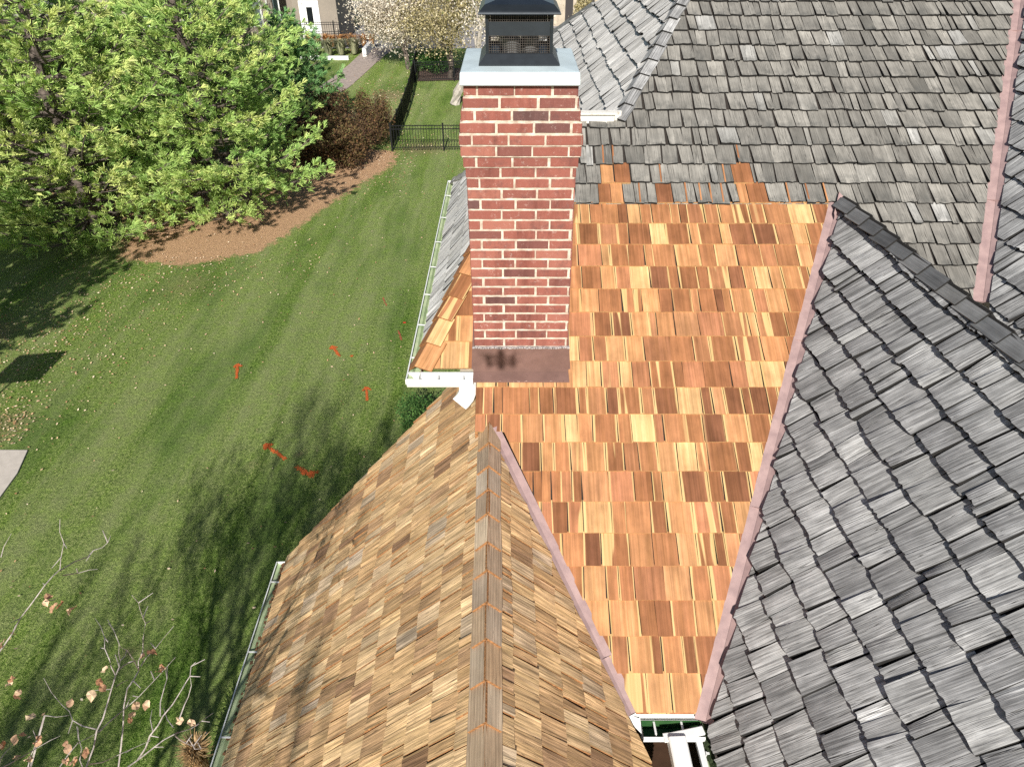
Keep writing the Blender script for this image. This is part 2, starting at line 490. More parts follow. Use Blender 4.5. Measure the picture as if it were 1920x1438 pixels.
lay(mb, MAIN, [regA, regA2], EX, T0, .010, (.085, .185), seed=4, rag=.0022, gap=.004, warp=.0015, strips=2, bi=1)
lay(mb, MAIN, [regW], .21, .012, .011, (.14, .2), seed=8, rag=.002, gap=.003, warp=.001, strips=2, bi=1)
MAIN.deck(mb, regA, 2); MAIN.deck(mb, regA2, 2); MAIN.deck(mb, regW, 2)
o = mb.build("roof_slope", [CEDAR, CBUTT, UNDER], house)
tag(o, "front roof slope of new orange, tan and brown cedar shingles")
# weathered part of the same slope
mb = MB()
B1 = [(-.118, 1.44), (3.731, 1.44), (4.092, 2.336), (.2, 2.336)]
B2 = [(.90, 2.336), (4.092, 2.336), (5.26, 5.2), (2.188, 5.2)]
def gr(poly): return inset(poly, HV0, HV1, .078)
B1, B2 = gr(B1), gr(B2)
C1 = gr([(2.52, 1.44), (2.52, 1.36), (3.30, .52), (3.42, .5), (3.55, .8), (3.80, 1.44)])
fresh18 = ((.672, .86), (1.118, 1.242), (1.75, 1.825), (1.828, 1.975))
fresh19 = ((.70, .80), (.808, .93), (1.735, 1.89))
def pick(a, t, k, R):
    for kk, L in ((18, fresh18), (19, fresh19)):
        if k == kk:
            return None
    return (0, 1, None)
lay(mb, MAIN, [B1, B2, C1], EX, T0, .019, (.075, .175), seed=9, rag=.008, gap=.010, warp=.006, strips=4, pick=pick, wave=.004, lean=.012)
for k, L, lo_ in ((18, fresh18, -.118), (19, fresh19, -.05)):
    xs_ = [lo_] + [v for p in L for v in p] + [4.05]
    rr_ = [[(xs_[i] + .004, T0 + EX * k - .02), (xs_[i + 1] - .004, T0 + EX * k - .02), (xs_[i + 1] - .004, T0 + EX * (k + 1) + .015), (xs_[i] + .004, T0 + EX * (k + 1) + .015)] for i in range(0, len(xs_), 2)]
    rr_ = [gr(q) for q in rr_]
    lay(mb, MAIN, [q for q in rr_ if len(q) > 2 and q[1][0] - q[0][0] > .03], EX, T0, .017, (.085, .185), seed=k, rag=.010, gap=.008, warp=.006, strips=5,
        pick=lambda a, t, kk, R, k=k: (0, 1, None) if kk == k else None, lean=.012)
R = random.Random(2)
for k, L in ((18, fresh18), (19, fresh19)):
    tb = T0 + EX * k - .004
    for j, (x0, x1) in enumerate(L):
        rv = (R.choice((.3, .4, .15, .55)), R.random(), R.random())
        n_ = 1 if x1 - x0 < .17 else 2
        for q in range(n_):
            a0, a1 = x0 + (x1 - x0) * q / n_, x0 + (x1 - x0) * (q + 1) / n_ - .004
            z0 = .021
            P = [MAIN.P(a0, tb, z0), MAIN.P(a1, tb, z0), MAIN.P(a1, tb + EX + .02, .006), MAIN.P(a0, tb + EX + .02, .006)]
            u = [(a0 + j * 3, tb), (a1 + j * 3, tb), (a1 + j * 3, tb + EX), (a0 + j * 3, tb + EX)]
            mb.face(P, 3, (R.random() * .6, .5, .3), u)
            mb.face([MAIN.P(a0, tb, 0), MAIN.P(a1, tb, 0), P[1], P[0]], 4)
            mb.face([MAIN.P(a1, tb, 0), MAIN.P(a1, tb + EX, 0), P[2], P[1]], 4)
            mb.face([MAIN.P(a0, tb + EX, 0), MAIN.P(a0, tb, 0), P[0], P[3]], 4)
# slivers of new wood showing in the gaps between old shingles
for k, xs in ((18, (.98, 1.34, 1.45, 1.62, 2.13, 2.28, 2.42, 1.53)), (20, (.72, .80, 1.80)), (19, (1.16, 1.66))):
    for x in xs:
        tb = T0 + EX * k + R.uniform(-.002, .004)
        mb.face([MAIN.P(x, tb, .021), MAIN.P(x + .012, tb, .021), MAIN.P(x + .016, tb + EX, .0125), MAIN.P(x + .004, tb + EX, .0125)], 3, (R.random() * .5, .5, .1), [(x, tb), (x + .02, tb), (x + .02, tb + EX), (x, tb + EX)])
        mb.face([MAIN.P(x, tb, 0), MAIN.P(x + .012, tb, 0), MAIN.P(x + .012, tb, .021), MAIN.P(x, tb, .021)], 4)
for rg in (B1, B2, C1): MAIN.deck(mb, rg, 2)
o = mb.build("roof_slope", [GREY, DARK, UNDER, CEDAR, CBUTT], house)
tag(o, "upper front roof slope of grey weathered shingles with a few new orange ones let in")

# --- left gable (tan cedar)
LGD = nrm((-.0175, 1, 0))
LGR = np.array((-.147, 3.53, -2.915))
def lat(d): return np.array((d[1], -d[0], 0.0))
def gable(d, ridge, pr, pl):
    r = lat(d)
    nr = math.sin(pr) * r + np.array((0, 0, math.cos(pr))); nl = -math.sin(pl) * r + np.array((0, 0, math.cos(pl)))
    return Slope(ridge, d, nr), Slope(ridge, -d, nl)
PG = math.radians(46.3)
LGRs, LGLs = gable(LGD, LGR, PG, math.radians(45.8))
def meet(sA, sB):
    d = nrm(np.cross(sA.N, sB.N)); A = np.array([sA.N, sB.N, d])
    p = np.linalg.solve(A, [sA.N @ sA.O, sB.N @ sB.O, 0]); return p, d
def on_z(sA, sB, z):
    p, d = meet(sA, sB); return p + d * (z - p[2]) / d[2]
def xyon(s, x, y):
    z = (s.N @ s.O - s.N[0] * x - s.N[1] * y) / s.N[2]; return np.array((x, y, z))
vA, vB = on_z(LGRs, MAIN, -3.712), on_z(LGRs, MAIN, -2.915)
ry = lambda y: LGR + LGD * ((y - LGR[1]) / LGD[1])
regR = [LGRs.st(p) for p in (vA, vB, ry(-1.6), xyon(LGRs, .90, -1.6), xyon(LGRs, .85, 1.93))]
a_, b_ = LGRs.st(vA), LGRs.st(vB)
def inset_auto(reg, a, b, w):
    f = (b[0] - a[0]) * (cc(reg)[1] - a[1]) - (b[1] - a[1]) * (cc(reg)[0] - a[0])
    return inset(reg, a, b, w) if f > 0 else inset(reg, b, a, w)
def cc(reg): return (np.mean([p[0] for p in reg]), np.mean([p[1] for p in reg]))
regR = inset_auto(regR, a_, b_, .03)
mb = MB()
lay(mb, LGRs, [regR], .176, LGRs.st((.85, 1.93, xyon(LGRs, .85, 1.93)[2]))[1] + .0, .011, (.07, .16), seed=21, rag=.004, gap=.006, warp=.006, strips=2)
LGRs.deck(mb, regR, 2)
o = mb.build("roof_slope", [TAN, BUTT, UNDER], house); tag(o, "right slope of the tan cedar gable, dark-streaked split shingles")
eL = xyon(LGLs, -1.895, 3.0)
reg = [LGLs.st(p) for p in (xyon(LGLs, -.2, 4.62), xyon(LGLs, -1.925, 4.09), xyon(LGLs, -1.84, -1.6), ry(-1.6), ry(4.6))]
mb = MB()
lay(mb, LGLs, [reg], .180, LGLs.st(eL)[1], .011, (.07, .155), seed=22, rag=.004, gap=.006, warp=.006, strips=2)
LGLs.deck(mb, reg, 2)
o = mb.build("roof_slope", [TAN, BUTT, UNDER], house); tag(o, "left slope of the tan cedar gable, running down to the long gutter")
mb = MB()
dl, dr = -LGLs.V, -LGRs.V
caps(mb, ry(-1.2) + (0, 0, .0), LGD, 24, .2, dl, dr, .106, seed=5, base=.024, lift=.016, length=.235, th=.013)
o = mb.build("ridge_cap", [CAPW, BUTT], house); tag(o, "row of brown-grey cedar caps along the ridge of the tan gable")

# --- right gable (silvered shakes)
a37 = math.radians(-3.7)
G1D = np.array((math.sin(a37), math.cos(a37), 0))
PG1 = math.radians(45.62)
# left plane fixed by its valley
n_ = -math.sin(PG1) * lat(G1D) + np.array((0, 0, math.cos(PG1)))
gp = np.array((1.074, 2.116, -3.711))
def xz(y_, z_):
    return (n_ @ gp - n_[1] * y_ - n_[2] * z_) / n_[0]
G1R = np.array((xz(5.0, -2.03), 5.0, -2.03))
G1Rs, G1Ls = gable(G1D, G1R, PG1, PG1)
gr1 = lambda y: G1R + G1D * ((y - G1R[1]) / G1D[1])
vg0, vg1 = on_z(G1Ls, MAIN, -3.735), on_z(G1Ls, MAIN, -2.03)
reg = [G1Ls.st(p) for p in (vg0, vg1, gr1(-1.6), xyon(G1Ls, vg0[0] + .24, -1.6))]
reg = inset_auto(reg, G1Ls.st(vg0), G1Ls.st(vg1), .046)
mb = MB()
lay(mb, G1Ls, [reg], .194, G1Ls.st(vg0)[1], .033, (.09, .22), seed=33, rag=.010, gap=.007, warp=.012, strips=7, wave=.014, lean=.014, bow=.12, lift=.007)
G1Ls.deck(mb, reg, 2)
o = mb.build("roof_slope", [GREYC, DARK, UNDER], house); tag(o, "large left-facing slope of silver-grey curled shakes at the right")
vr0 = on_z(G1Rs, MAIN, -2.6)
pv, dv = meet(G1Rs, MAIN)
mb = MB()
reg = [G1Rs.st(p) for p in (gr1(5.27), gr1(-1.6), xyon(G1Rs, 3.5 + .2, -1.6), xyon(G1Rs, 3.22, 4.36))]
lay(mb, G1Rs, [reg], .194, -1.3, .016, (.09, .19), seed=34, rag=.008, gap=.006, warp=.006, strips=2)
G1Rs.deck(mb, reg, 2)
o = mb.build("roof_slope", [GREYC, DARK, UNDER], house); tag(o, "hidden right slope of the silver-grey gable")
mb = MB()
caps(mb, gr1(-1.3), G1D, 33, .197, -G1Ls.V, -G1Rs.V, .102, seed=6, base=.068, lift=.012, length=.225, th=.016)
o = mb.build("ridge_cap", [DARKCAP, DARK], house); tag(o, "row of dark grey caps along the ridge of the silver gable")
# --- far right gable
n2 = -math.sin(PG1) * lat(G1D) + np.array((0, 0, math.cos(PG1)))
G2s = Slope((3.38, 4.5, -2.444), -G1D, n2)
g20, g21 = on_z(G2s, MAIN, -2.56), on_z(G2s, MAIN, -.30)
mb = MB()
reg = [G2s.st(p) for p in (g20, g21, xyon(G2s, 5.6, 8.6), xyon(G2s, 6.2, -1.6), xyon(G2s, 3.62, -1.6))]
reg = inset_auto(reg, G2s.st(g20), G2s.st(g21), .048)
lay(mb, G2s, [reg], .20, G2s.st(g20)[1] - .05, .024, (.1, .2), seed=35, rag=.012, gap=.009, warp=.010, strips=4, wave=.012, lean=.014, lift=.006)
G2s.deck(mb, reg, 2)
o = mb.build("roof_slope", [GREYC, DARK, UNDER], house); tag(o, "silver-grey shake slope at the far right edge")

# --- upper left slope (pale) with hip
h0, h1 = np.array((.881, 6.043, -1.623)), np.array((1.564, 7.385, -.910))
n3 = nrm(np.cross(h1 - h0, (0, 1, 0))); n3 = n3 if n3[2] > 0 else -n3
H2s = Slope(h0, (0, -1, 0), n3)
htop = MAIN.P(2.168, 5.2)
mb = MB()
reg1 = [H2s.st(p) for p in (h0, h0 + (h1 - h0) * 1.94, xyon(H2s, 1.10, 10.7), xyon(H2s, .603, 11.78), xyon(H2s, -.35, 13.6), xyon(H2s, -.35, 6.06))]
lay(mb, H2s, [reg1], .198, H2s.st(xyon(H2s, .72, 6.5))[1] - .02, .030, (.1, .2), seed=41, rag=.012, gap=.003, warp=.006, strips=4, wave=.006, lift=.006)
H2s.deck(mb, reg1, 2)
o = mb.build("roof_slope", [PALE, DARK, UNDER], house); tag(o, "pale silvered slope behind the chimney cap")
mb = MB()
hd = nrm(h1 - h0)
def perp_in(sl, d, toward):
    v = np.cross(sl.N, d); v = nrm(v); return v if v @ (np.array(toward) - h0) > 0 else -v
caps(mb, h0 - hd * .03, hd, 18, .197, perp_in(H2s, hd, (-2, 6, -3)), perp_in(MAIN, hd, (3, 4, -2)), .088, seed=7, base=.02, lift=.014, length=.24, th=.016)
o = mb.build("hip_cap", [GREYC, DARK], house); tag(o, "row of grey caps on the upper hip")
# far rake board of the pale slope
mb = MB()
f0, f1 = xyon(H2s, 1.10, 10.7), xyon(H2s, -.35, 13.6)
mb.bar(f0 + (0, .03, .02), f1 + (0, .03, .02), .07, .05)
mb.build("rake_board", DARKCAP, house)
# white trim board at the top of the lower front slope
mb = MB()
tp = MAIN.P(0, 2.336)
mb.box(.16, .86, tp[1] - .035, tp[1] - .012, tp[2] - .02, tp[2] + .055, 0)
mb.box(.16, .84, tp[1] - .06, tp[1] + .03, tp[2] + .055, tp[2] + .068, 0)
mb.prism([(.84, tp[1] - .06, tp[2] + .068), (.90, tp[1] - .005, tp[2] + .068), (.90, tp[1] + .03, tp[2] + .068), (.84, tp[1] + .03, tp[2] + .068)], (0, 0, -.06), 0)
o = mb.build("trim_board", plain("peeling_white_paint", (.74, .72, .66), .7, nscale=25, col2=(.5, .44, .36), bstr=.3, lo=.3, hi=.45), house)

# --- lower left hip wing
c0, c1 = np.array((-.635, 3.997, -2.711)), np.array((-.296, 4.823, -2.272))
n4 = nrm(np.cross(c1 - c0, (0, 1, 0))); n4 = n4 if n4[2] > 0 else -n4
HLs = Slope(c0, (0, -1, 0), n4)
top = MAIN.P(.2, 2.336)
reg = [HLs.st(p) for p in (c0, c0 + (c1 - c0) * 2.45, xyon(HLs, -.495, 7.385), xyon(HLs, -.64, 7.72))]
mb = MB()
lay(mb, HLs, [reg], .2, 0.0, .014, (.08, .17), seed=51, rag=.008, gap=.006, warp=.005, strips=3, wave=.004)
HLs.deck(mb, reg, 2)
# back slope of the wing
mb.face([xyon(HLs, -.64, 7.72), c0 + (c1 - c0) * 2.45, (1.2, 7.9, -2.7)], 2)
o = mb.build("roof_slope", [PALE, DARK, UNDER], house); tag(o, "narrow silvered slope beside the left gutter")
mb = MB()
hb = nrm(c1 - c0)
def pin(sl, toward):
    v = nrm(np.cross(sl.N, hb)); return v if v @ (np.array(toward) - c0) > 0 else -v
pl_, pr_ = pin(HLs, (-3, 8, -3)), pin(MAIN, (0, 3.9, -2.8))
caps(mb, c0 - hb * .012, hb, 6, .205, pl_, pr_, .112, seed=12, base=.024, lift=.012, length=.245, th=.014, wj=.012)
o = mb.build("hip_cap", [CEDAR, BUTT], house); tag(o, "new orange cedar caps on the small hip left of the chimney")
mb = MB()
q0, q1 = np.array(xyon(HLs, -.66, 7.76)), c0 + (c1 - c0) * 2.3
caps(mb, q0, nrm(q1 - q0), 9, .2, nrm(np.cross(HLs.N, nrm(q1 - q0))) * (1 if np.cross(HLs.N, nrm(q1 - q0)) @ (0, -1, 0) > 0 else -1), (.3, .9, -.45), .09, seed=13)
mb.build("hip_cap", [GREY, DARK], house)

# --- valley metal
def valley(name, sA, sB, pa, pb, toA, toB, wa, wb, lab, h=.004, rib=.014, joint=()):
    d = nrm(pb - pa)
    ia = nrm(np.cross(sA.N, d)); ia = ia if ia @ (np.array(toA) - pa) > 0 else -ia
    ib = nrm(np.cross(sB.N, d)); ib = ib if ib @ (np.array(toB) - pa) > 0 else -ib
    m = MB(); cuts = [0] + list(joint) + [1]
    for i in range(len(cuts) - 1):
        strip(m, pa + (pb - pa) * cuts[i], pa + (pb - pa) * (cuts[i + 1] + (.006 if i < len(cuts) - 2 else 0)), ia, ib, wa, wb, sA.N, sB.N, h + (.0025 if i % 2 else 0), rib)
    o = m.build(name, [PINK, UNDER], house); tag(o, lab); return o
valley("valley_flashing", MAIN, LGRs, vA - nrm(vB - vA) * .01, vB - nrm(vB - vA) * .02, (1, 3, -3), (.4, 2, -3.4), .0595, .0315, "pink valley strip on the right of the tan gable", joint=(.17,))
valley("valley_flashing", MAIN, G1Ls, vg0, vg1 - nrm(vg1 - vg0) * .03, (.5, 3.5, -3), (2, 2, -3), .0675, .0475, "long pink valley strip between the new cedar and the silver gable", joint=(.33, .66))
valley("valley_flashing", MAIN, G2s, on_z(G2s, MAIN, -2.47), on_z(G2s, MAIN, -.3), (3, 6, -2), (5, 4, -2), .0795, .0495, "pink valley strip at the upper right", joint=(.2, .62))
# pink saddle over the top of the silver gable
mb = MB()
ap = on_z(G1Ls, MAIN, -2.03)
for sx, sl_ in ((-1, G1Ls), (1, G1Rs)):
    dd = -sl_.V
    v = nrm(meet(sl_, MAIN)[1]); v = v if v[2] < 0 else -v
    a = ap + np.array((0, -.02, .03))
    mb.face([a, a + v * .22 + np.array((0, 0, .004)), a + v * .22 + MAIN.V * .05 + np.array((0, .0, .012)), a + MAIN.V * .055 + np.array((0, 0, .010))], 0)
    mb.face([a, a - G1D * .05, a - G1D * .05 + dd * .05, a + v * .14], 0)
o = mb.build("ridge_saddle_flashing", PINK, house)
mb = MB()
# board closing the left edge of the cedar slope above the tan gable
E0, E1 = MAIN.P(-.242, -.44), MAIN.P(-.242, .02)
mb.face([E0, E1, E1 + (0, 0, -.5), E0 + (0, 0, -.5)], 0)
mb.face([E0 + (.02, 0, -.01), (E0[0] + .02, E0[1], E0[2] - .3), (E0[0] - .0, E0[1], E0[2] - .3), E0 + (0, 0, -.01)], 0)
mb.build("rake_board", BUTT, house)

# ------------------------------------------------------------------ gutters
def gutter(mb, a, b, out, w=.10, dep=.085, mi=(0, 1), ends=(True, True), t=.003, lip=.009):
    """open K-style gutter from a to b (inner top edge), opening outward by w; mi = outside, inside"""
    a, b, out = map(lambda q: np.array(q, float), (a, b, out)); out = nrm(out); z = np.array((0, 0, 1.))
    prof_o = [(0, .0), (0, -dep), (w * .55, -dep), (w * .72, -dep * .55), (w, -dep * .35), (w, 0), (w - lip, .004), (w - lip, -.006)]
    P = lambda p, q: p + out * q[0] + z * q[1]
    for i in range(len(prof_o) - 1):
        mb.face([P(a, prof_o[i]), P(a, prof_o[i + 1]), P(b, prof_o[i + 1]), P(b, prof_o[i])], mi[0])
    prof_i = [(t, 0), (t, -dep + t), (w * .55 - t * .3, -dep + t), (w * .72 - t, -dep * .55 + t * .4), (w - t - .002, -dep * .35), (w - t - .002, -.004)]
    for i in range(len(prof_i) - 1):
        mb.face([P(a, prof_i[i]), P(b, prof_i[i]), P(b, prof_i[i + 1]), P(a, prof_i[i + 1])], mi[1])
    for e, on in ((a, ends[0]), (b, ends[1])):
        if on: mb.face([P(e, q) for q in prof_o[:6]], mi[0])
def bracket(a, out, w, parent, dirn):
    m = MB(); out = nrm(out); a = np.array(a, float)
    m.bar(a + (0, 0, -.012), a + out * (w - .008) + (0, 0, -.004), .011, .004, 0)
    m.bar(a + out * (w - .008) + (0, 0, -.002), a + out * (w - .008) + (0, 0, -.02), .018, .004, 0, up=(1, 0, 0))
    return m.build("gutter_bracket", WHITE, parent)
# left gutter of the wing, with its short front run
mb = MB()
gutter(mb, (-.622, 3.90, -2.735), (-.622, 7.74, -2.735), (-1, 0, 0), .092, .055, (0, 1), (True, True))
gutter(mb, (-.714, 3.985, -2.738), (-.262, 3.985, -2.738), (0, -1, 0), .102, .085, (0, 0), (True, True))
mb.box(-.624, -.618, 3.99, 7.7, -2.80, -2.725, 2)
g = mb.build("gutter", [WHITE, MOSSY, plain("bare_fascia_wood", (.32, .27, .2), .9, nscale=20, bstr=.3)], house); tag(g, "white gutter of the small wing, turning the corner beside the chimney")
for y in (4.17, 4.62, 5.1, 5.6, 6.12, 6.7, 7.3): bracket((-.622, y, -2.735), (-1, 0, 0), .092, g, 0)
for x in (-.50, -.33): bracket((x, 3.985, -2.738), (0, -1, 0), .102, g, 0)
# elbow
def flat_tube(mb, pts, w, h, side, mi=0):
    pts = [np.array(p, float) for p in pts]; side = nrm(side); prev = None
    for i, p in enumerate(pts):
        d = nrm(pts[min(i + 1, len(pts) - 1)] - pts[max(i - 1, 0)]); n = nrm(np.cross(side, d)); sd = nrm(np.cross(d, n))
        ring = [p + sd * w / 2 * a + n * h / 2 * b for a, b in ((-.85, -1), (.85, -1), (1, -.8), (1, .8), (.85, 1), (-.85, 1), (-1, .8), (-1, -.8))]
        if prev is not None:
            for k in range(8): mb.face([prev[k], prev[(k + 1) % 8], ring[(k + 1) % 8], ring[k]], mi)
        else: mb.face(ring[::-1], mi)
        prev = ring
    mb.face(prev, mi)
mb = MB()
flat_tube(mb, [(-.300, 3.93, -2.80), (-.302, 3.93, -2.85), (-.315, 3.925, -2.89), (-.34, 3.915, -2.925), (-.36, 3.90, -2.945)], .115, .08, (1, 0, 0))
o = mb.build("downspout", WHITE, house, smooth=False); tag(o, "short white elbow emptying onto the tan gable")
# long gutter of the tan gable
mb = MB()
ea = xyon(LGLs, -1.93, 4.05); eb = xyon(LGLs, -1.85, -1.4)
gutter(mb, ea + (.02, .02, -.02), eb + (.02, 0, -.02), (-1, -.02, 0), .105, .062, (0, 1))
g = mb.build("gutter", [WHITE, MOSSY], house); tag(g, "long white gutter along the left eave of the tan gable")
for f in (.035, .155, .275, .395, .515, .64, .76, .88):
    bracket(ea + (eb - ea) * f + (.02, 0, -.02), (-1, -.02, 0), .105, g, 0)
m = MB(); R = random.Random(5)
for i in range(260):
    f = R.random() ** 1.6 * .3; p = ea + (eb - ea) * f + np.array((R.uniform(-.035, .012), 0, -.03 - R.random() * .03)); s_ = R.uniform(.006, .016)
    a = R.uniform(0, 6.28)
    m.face([p + s_ * np.array((math.cos(a + q), math.sin(a + q) * 1.5, R.uniform(0, .6))) for q in (0, 1.9, 3.2, 4.7)], 0, (R.random(), .5, .5))
tag(m.build("leaf_litter", plain("dry_leaves", (.24, .12, .06), .9, nscale=40, namt=.3), g), "dry brown leaves caught in the gutter", kind="stuff")
# gutters in the narrow gap between the two gables
mb = MB()
mb.box(.63, 1.05, 2.116, 2.122, -3.80, -3.722)
mb.face([(.60, 2.135, -3.712), (1.06, 2.135, -3.716), (1.06, 2.112, -3.728), (.64, 2.112, -3.728)], 0)
gutter(mb, (.705, 2.098, -3.745), (1.035, 2.098, -3.745), (0, -1, 0), .105, .085, (0, 1), (True, True))
gutter(mb, (1.105, 2.02, -3.765), (1.165, .2, -3.765), (-1, 0, 0), .118, .075, (0, 2), (True, True), lip=.03)
mb.face([(.60, 2.13, -3.72), (.70, 2.10, -3.735), (.70, 2.03, -3.76), (.64, 2.09, -3.75)], 0)
g = mb.build("gutter", [WHITE, MOSSD, MOSSY], house); tag(g, "white gutters with dark green algae, squeezed between the two gables")
for x in (.775, .925): bracket((x, 2.098, -3.745), (0, -1, 0), .085, g, 0)
bracket((1.105, 1.93, -3.765), (-1, 0, 0), .085, g, 0); bracket((1.13, 1.4, -3.765), (-1, 0, 0), .085, g, 0)
m = MB()
m.box(1.035, 1.075, 1.97, 2.09, -3.80, -3.748, 0)
for i in range(44):
    c = np.array((R.uniform(1.035, 1.09), R.uniform(1.9, 2.09), -3.79 + R.uniform(0, .02))); s_ = R.uniform(.008, .018)
    m.obox(c, (s_, 0, .004), (0, s_, .003), (0, 0, s_ * .6), 0)
tag(m.build("moss", plain("gutter_moss", (.03, .045, .018), .95, nscale=60, bstr=.5), g), kind="stuff")
mb = MB()
flat_tube(mb, [(.81, 1.995, -3.738), (.86, 2.00, -3.735), (.93, 2.012, -3.731), (1.03, 2.035, -3.735)], .045, .016, (0, 1, 0))
flat_tube(mb, [(.878, 1.99, -3.742), (.88, 1.94, -3.745), (.883, 1.85, -3.75), (.885, 1.74, -3.76), (.885, 1.62, -3.80)], .095, .07, (1, 0, 0))
o = mb.build("downspout", WHITE, house); tag(o, "flat white downspout leaving the gutter between the gables")

# ------------------------------------------------------------------ walls
WALL = plain("beige_stucco", (.42, .37, .30), .9, nscale=30, namt=.06, bstr=.2)
def wall(x0, x1, y0, y1, z1, z0=GZ):
    m = MB(); m.box(x0, x1, y0, y1, z0, z1); return m.build("wall", WALL, house)
wall(-.2, 8, 2.62, 11.5, -3.62); wall(-.12, 8, 4.8, 11.3, -2.46); wall(.95, 8, 6.5, 11.2, -1.9)
wall(-1.6, .55, -4, 4.0, -4.50); wall(1.35, 8, -4, 2.61, -3.75); wall(-.38, -.21, 4.3, 7.5, -2.78)
mb = MB()
mb.prism([xyon(LGLs, -1.6, 3.98) - (0, 0, .05), xyon(LGLs, -.2, 3.98) - (0, 0, .05), (.4, 3.98, -3.6), (.4, 3.98, -4.6), (-1.6, 3.98, -4.6)], (0, -.2, 0))
mb.build("wall", WALL, house)
mb = MB()
mb.box(.57, .62, 1.0, 2.2, -5.2, -3.95, 0); mb.box(.62, 1.36, 2.3, 2.36, -6, -3.85, 0)  # dark brown panels lining the gap between the gables
mb.build("gap_lining", plain("dark_brown_lining", (.045, .022, .012), .7, nscale=10), house)

# ------------------------------------------------------------------ chimney
R = random.Random(77)
mb = MB()
ZT, ZB, NC = -.888, -2.53, 26
cp = (ZT - ZB) / NC
wid = [.613, .627, .648, .668, .684, .670, .648, .628]
YB = 3.98 + .31
def ring_w(i): return wid[i] if i < 8 else .621
for i in range(NC):
    z1 = ZT - cp * i; z0 = z1 - cp; w = ring_w(i); xc = .060 - .013 * (1 - i / NC); hw = w / 2
    m_ = .0045
    mb.box(xc - hw + m_, xc + hw - m_, YB - hw + m_, YB + hw - m_, z0, z1, 1)
    mj = .0092
    for side in range(4):
        ux, uy = ((1, 0), (0, 1), (-1, 0), (0, -1))[side]; nx, ny = uy, -ux
        L = .203; x = -hw - (L * .5 if i % 2 else L * .02) - R.uniform(0, .008) - (.03 if side == 0 else .06 * side) * 0
        x = -hw + (0 if i % 2 else -.125)
        while x < hw - .004:
            a, b = max(x, -hw), min(x + L - mj, hw)
            x += L + R.uniform(-.004, .004)
            if b - a < .02: continue
            dp = R.uniform(-.0016, .0016); zz0 = z0 + mj * .5 + R.uniform(-.0012, .0012); zz1 = z1 - mj * .5 + R.uniform(-.0012, .0012)
            rv = (R.random() ** .9, R.random(), R.random())
            if a > -hw: a += R.uniform(-.0025, .0025)
            bv = .0035
            def Pt(u, z, d): return (xc + ux * u + nx * (hw + d), YB + uy * u + ny * (hw + d), z)
            nseg = 5
            us = [a + (b - a) * q / nseg for q in range(nseg + 1)]
            jt = [R.uniform(-.0012, .0012) for _ in us]; jb_ = [R.uniform(-.0012, .0012) for _ in us]
            for q in range(nseg):
                u0, u1 = us[q], us[q + 1]
                i0 = bv if q == 0 else 0; i1 = bv if q == nseg - 1 else 0
                f = [Pt(u0 + i0, zz0 + bv + jb_[q], dp), Pt(u1 - i1, zz0 + bv + jb_[q + 1], dp), Pt(u1 - i1, zz1 - bv + jt[q + 1], dp), Pt(u0 + i0, zz1 - bv + jt[q], dp)]
                mb.face(f, 0, rv)
                mb.face([Pt(u0, zz0 + jb_[q], dp - .008), Pt(u1, zz0 + jb_[q + 1], dp - .008), f[1], f[0]], 0, rv)
                mb.face([f[3], f[2], Pt(u1, zz1 + jt[q + 1], dp - .008), Pt(u0, zz1 + jt[q], dp - .008)], 0, rv)
                if q == 0: mb.face([Pt(u0, zz0, dp - .008), f[0], f[3], Pt(u0, zz1, dp - .008)], 0, rv)
                if q == nseg - 1: mb.face([f[1], Pt(u1, zz0, dp - .008), Pt(u1, zz1, dp - .008), f[2]], 0, rv)
mb.box(.06 - .3, .06 + .3, YB - .30, YB + .30, -3.2, ZB + .002, 1)
chim = mb.build("chimney", [BRICK, MORTAR], house); tag(chim, "red brick chimney with pale mortar")
mb = MB()
xc = .0415; w = .317; y0, y1 = 3.948, 4.60
def frame(z, e): return [(xc - w - e, y0 - e, z), (xc + w + e, y0 - e, z), (xc + w + e, y1 + e, z), (xc - w - e, y1 + e, z)]
ta, tb_, tc_, td = frame(-.889, -.004), frame(-.884, .0), frame(-.828, -.003), frame(-.822, -.008)
for A, B in ((ta, tb_), (tb_, tc_), (tc_, td)):
    for j in range(4): mb.face([A[j], A[(j + 1) % 4], B[(j + 1) % 4], B[j]])
mid = [(xc + sx * .19, 4.275 + sy * .19, -.812) for sx, sy in ((-1, -1), (1, -1), (1, 1), (-1, 1))]
for j in range(4): mb.face([td[j], td[(j + 1) % 4], mid[(j + 1) % 4], mid[j]])
mb.face(mid); mb.face(ta[::-1])
tag(mb.build("crown", STEEL, chim), "pale blue-grey sheet metal crown of the chimney")
# spark arrestor
XC, YC, W2 = .0385, 4.275, .178
def fr(z, e, y=0): return [(XC - e, YC - e, z), (XC + e, YC - e, z), (XC + e, YC + e, z), (XC - e, YC + e, z)]
mb = MB()
rings = [fr(-.560, .212), fr(-.570, .2145), fr(-.566, .214), fr(-.553, .205), fr(-.527, .180), fr(-.512, .12), fr(-.508, .05)]
for A, B in zip(rings, rings[1:]):
    for j in range(4): mb.face([A[j], A[(j + 1) % 4], B[(j + 1) % 4], B[j]])
mb.face(rings[-1]); mb.face(rings[0][::-1])
tag(mb.build("cap_hood", plain("worn_black_hood", (.03, .037, .045), .28, .5, nscale=7, namt=.15, bstr=.05), chim), "black metal hood of the chimney cap")
mb = MB()
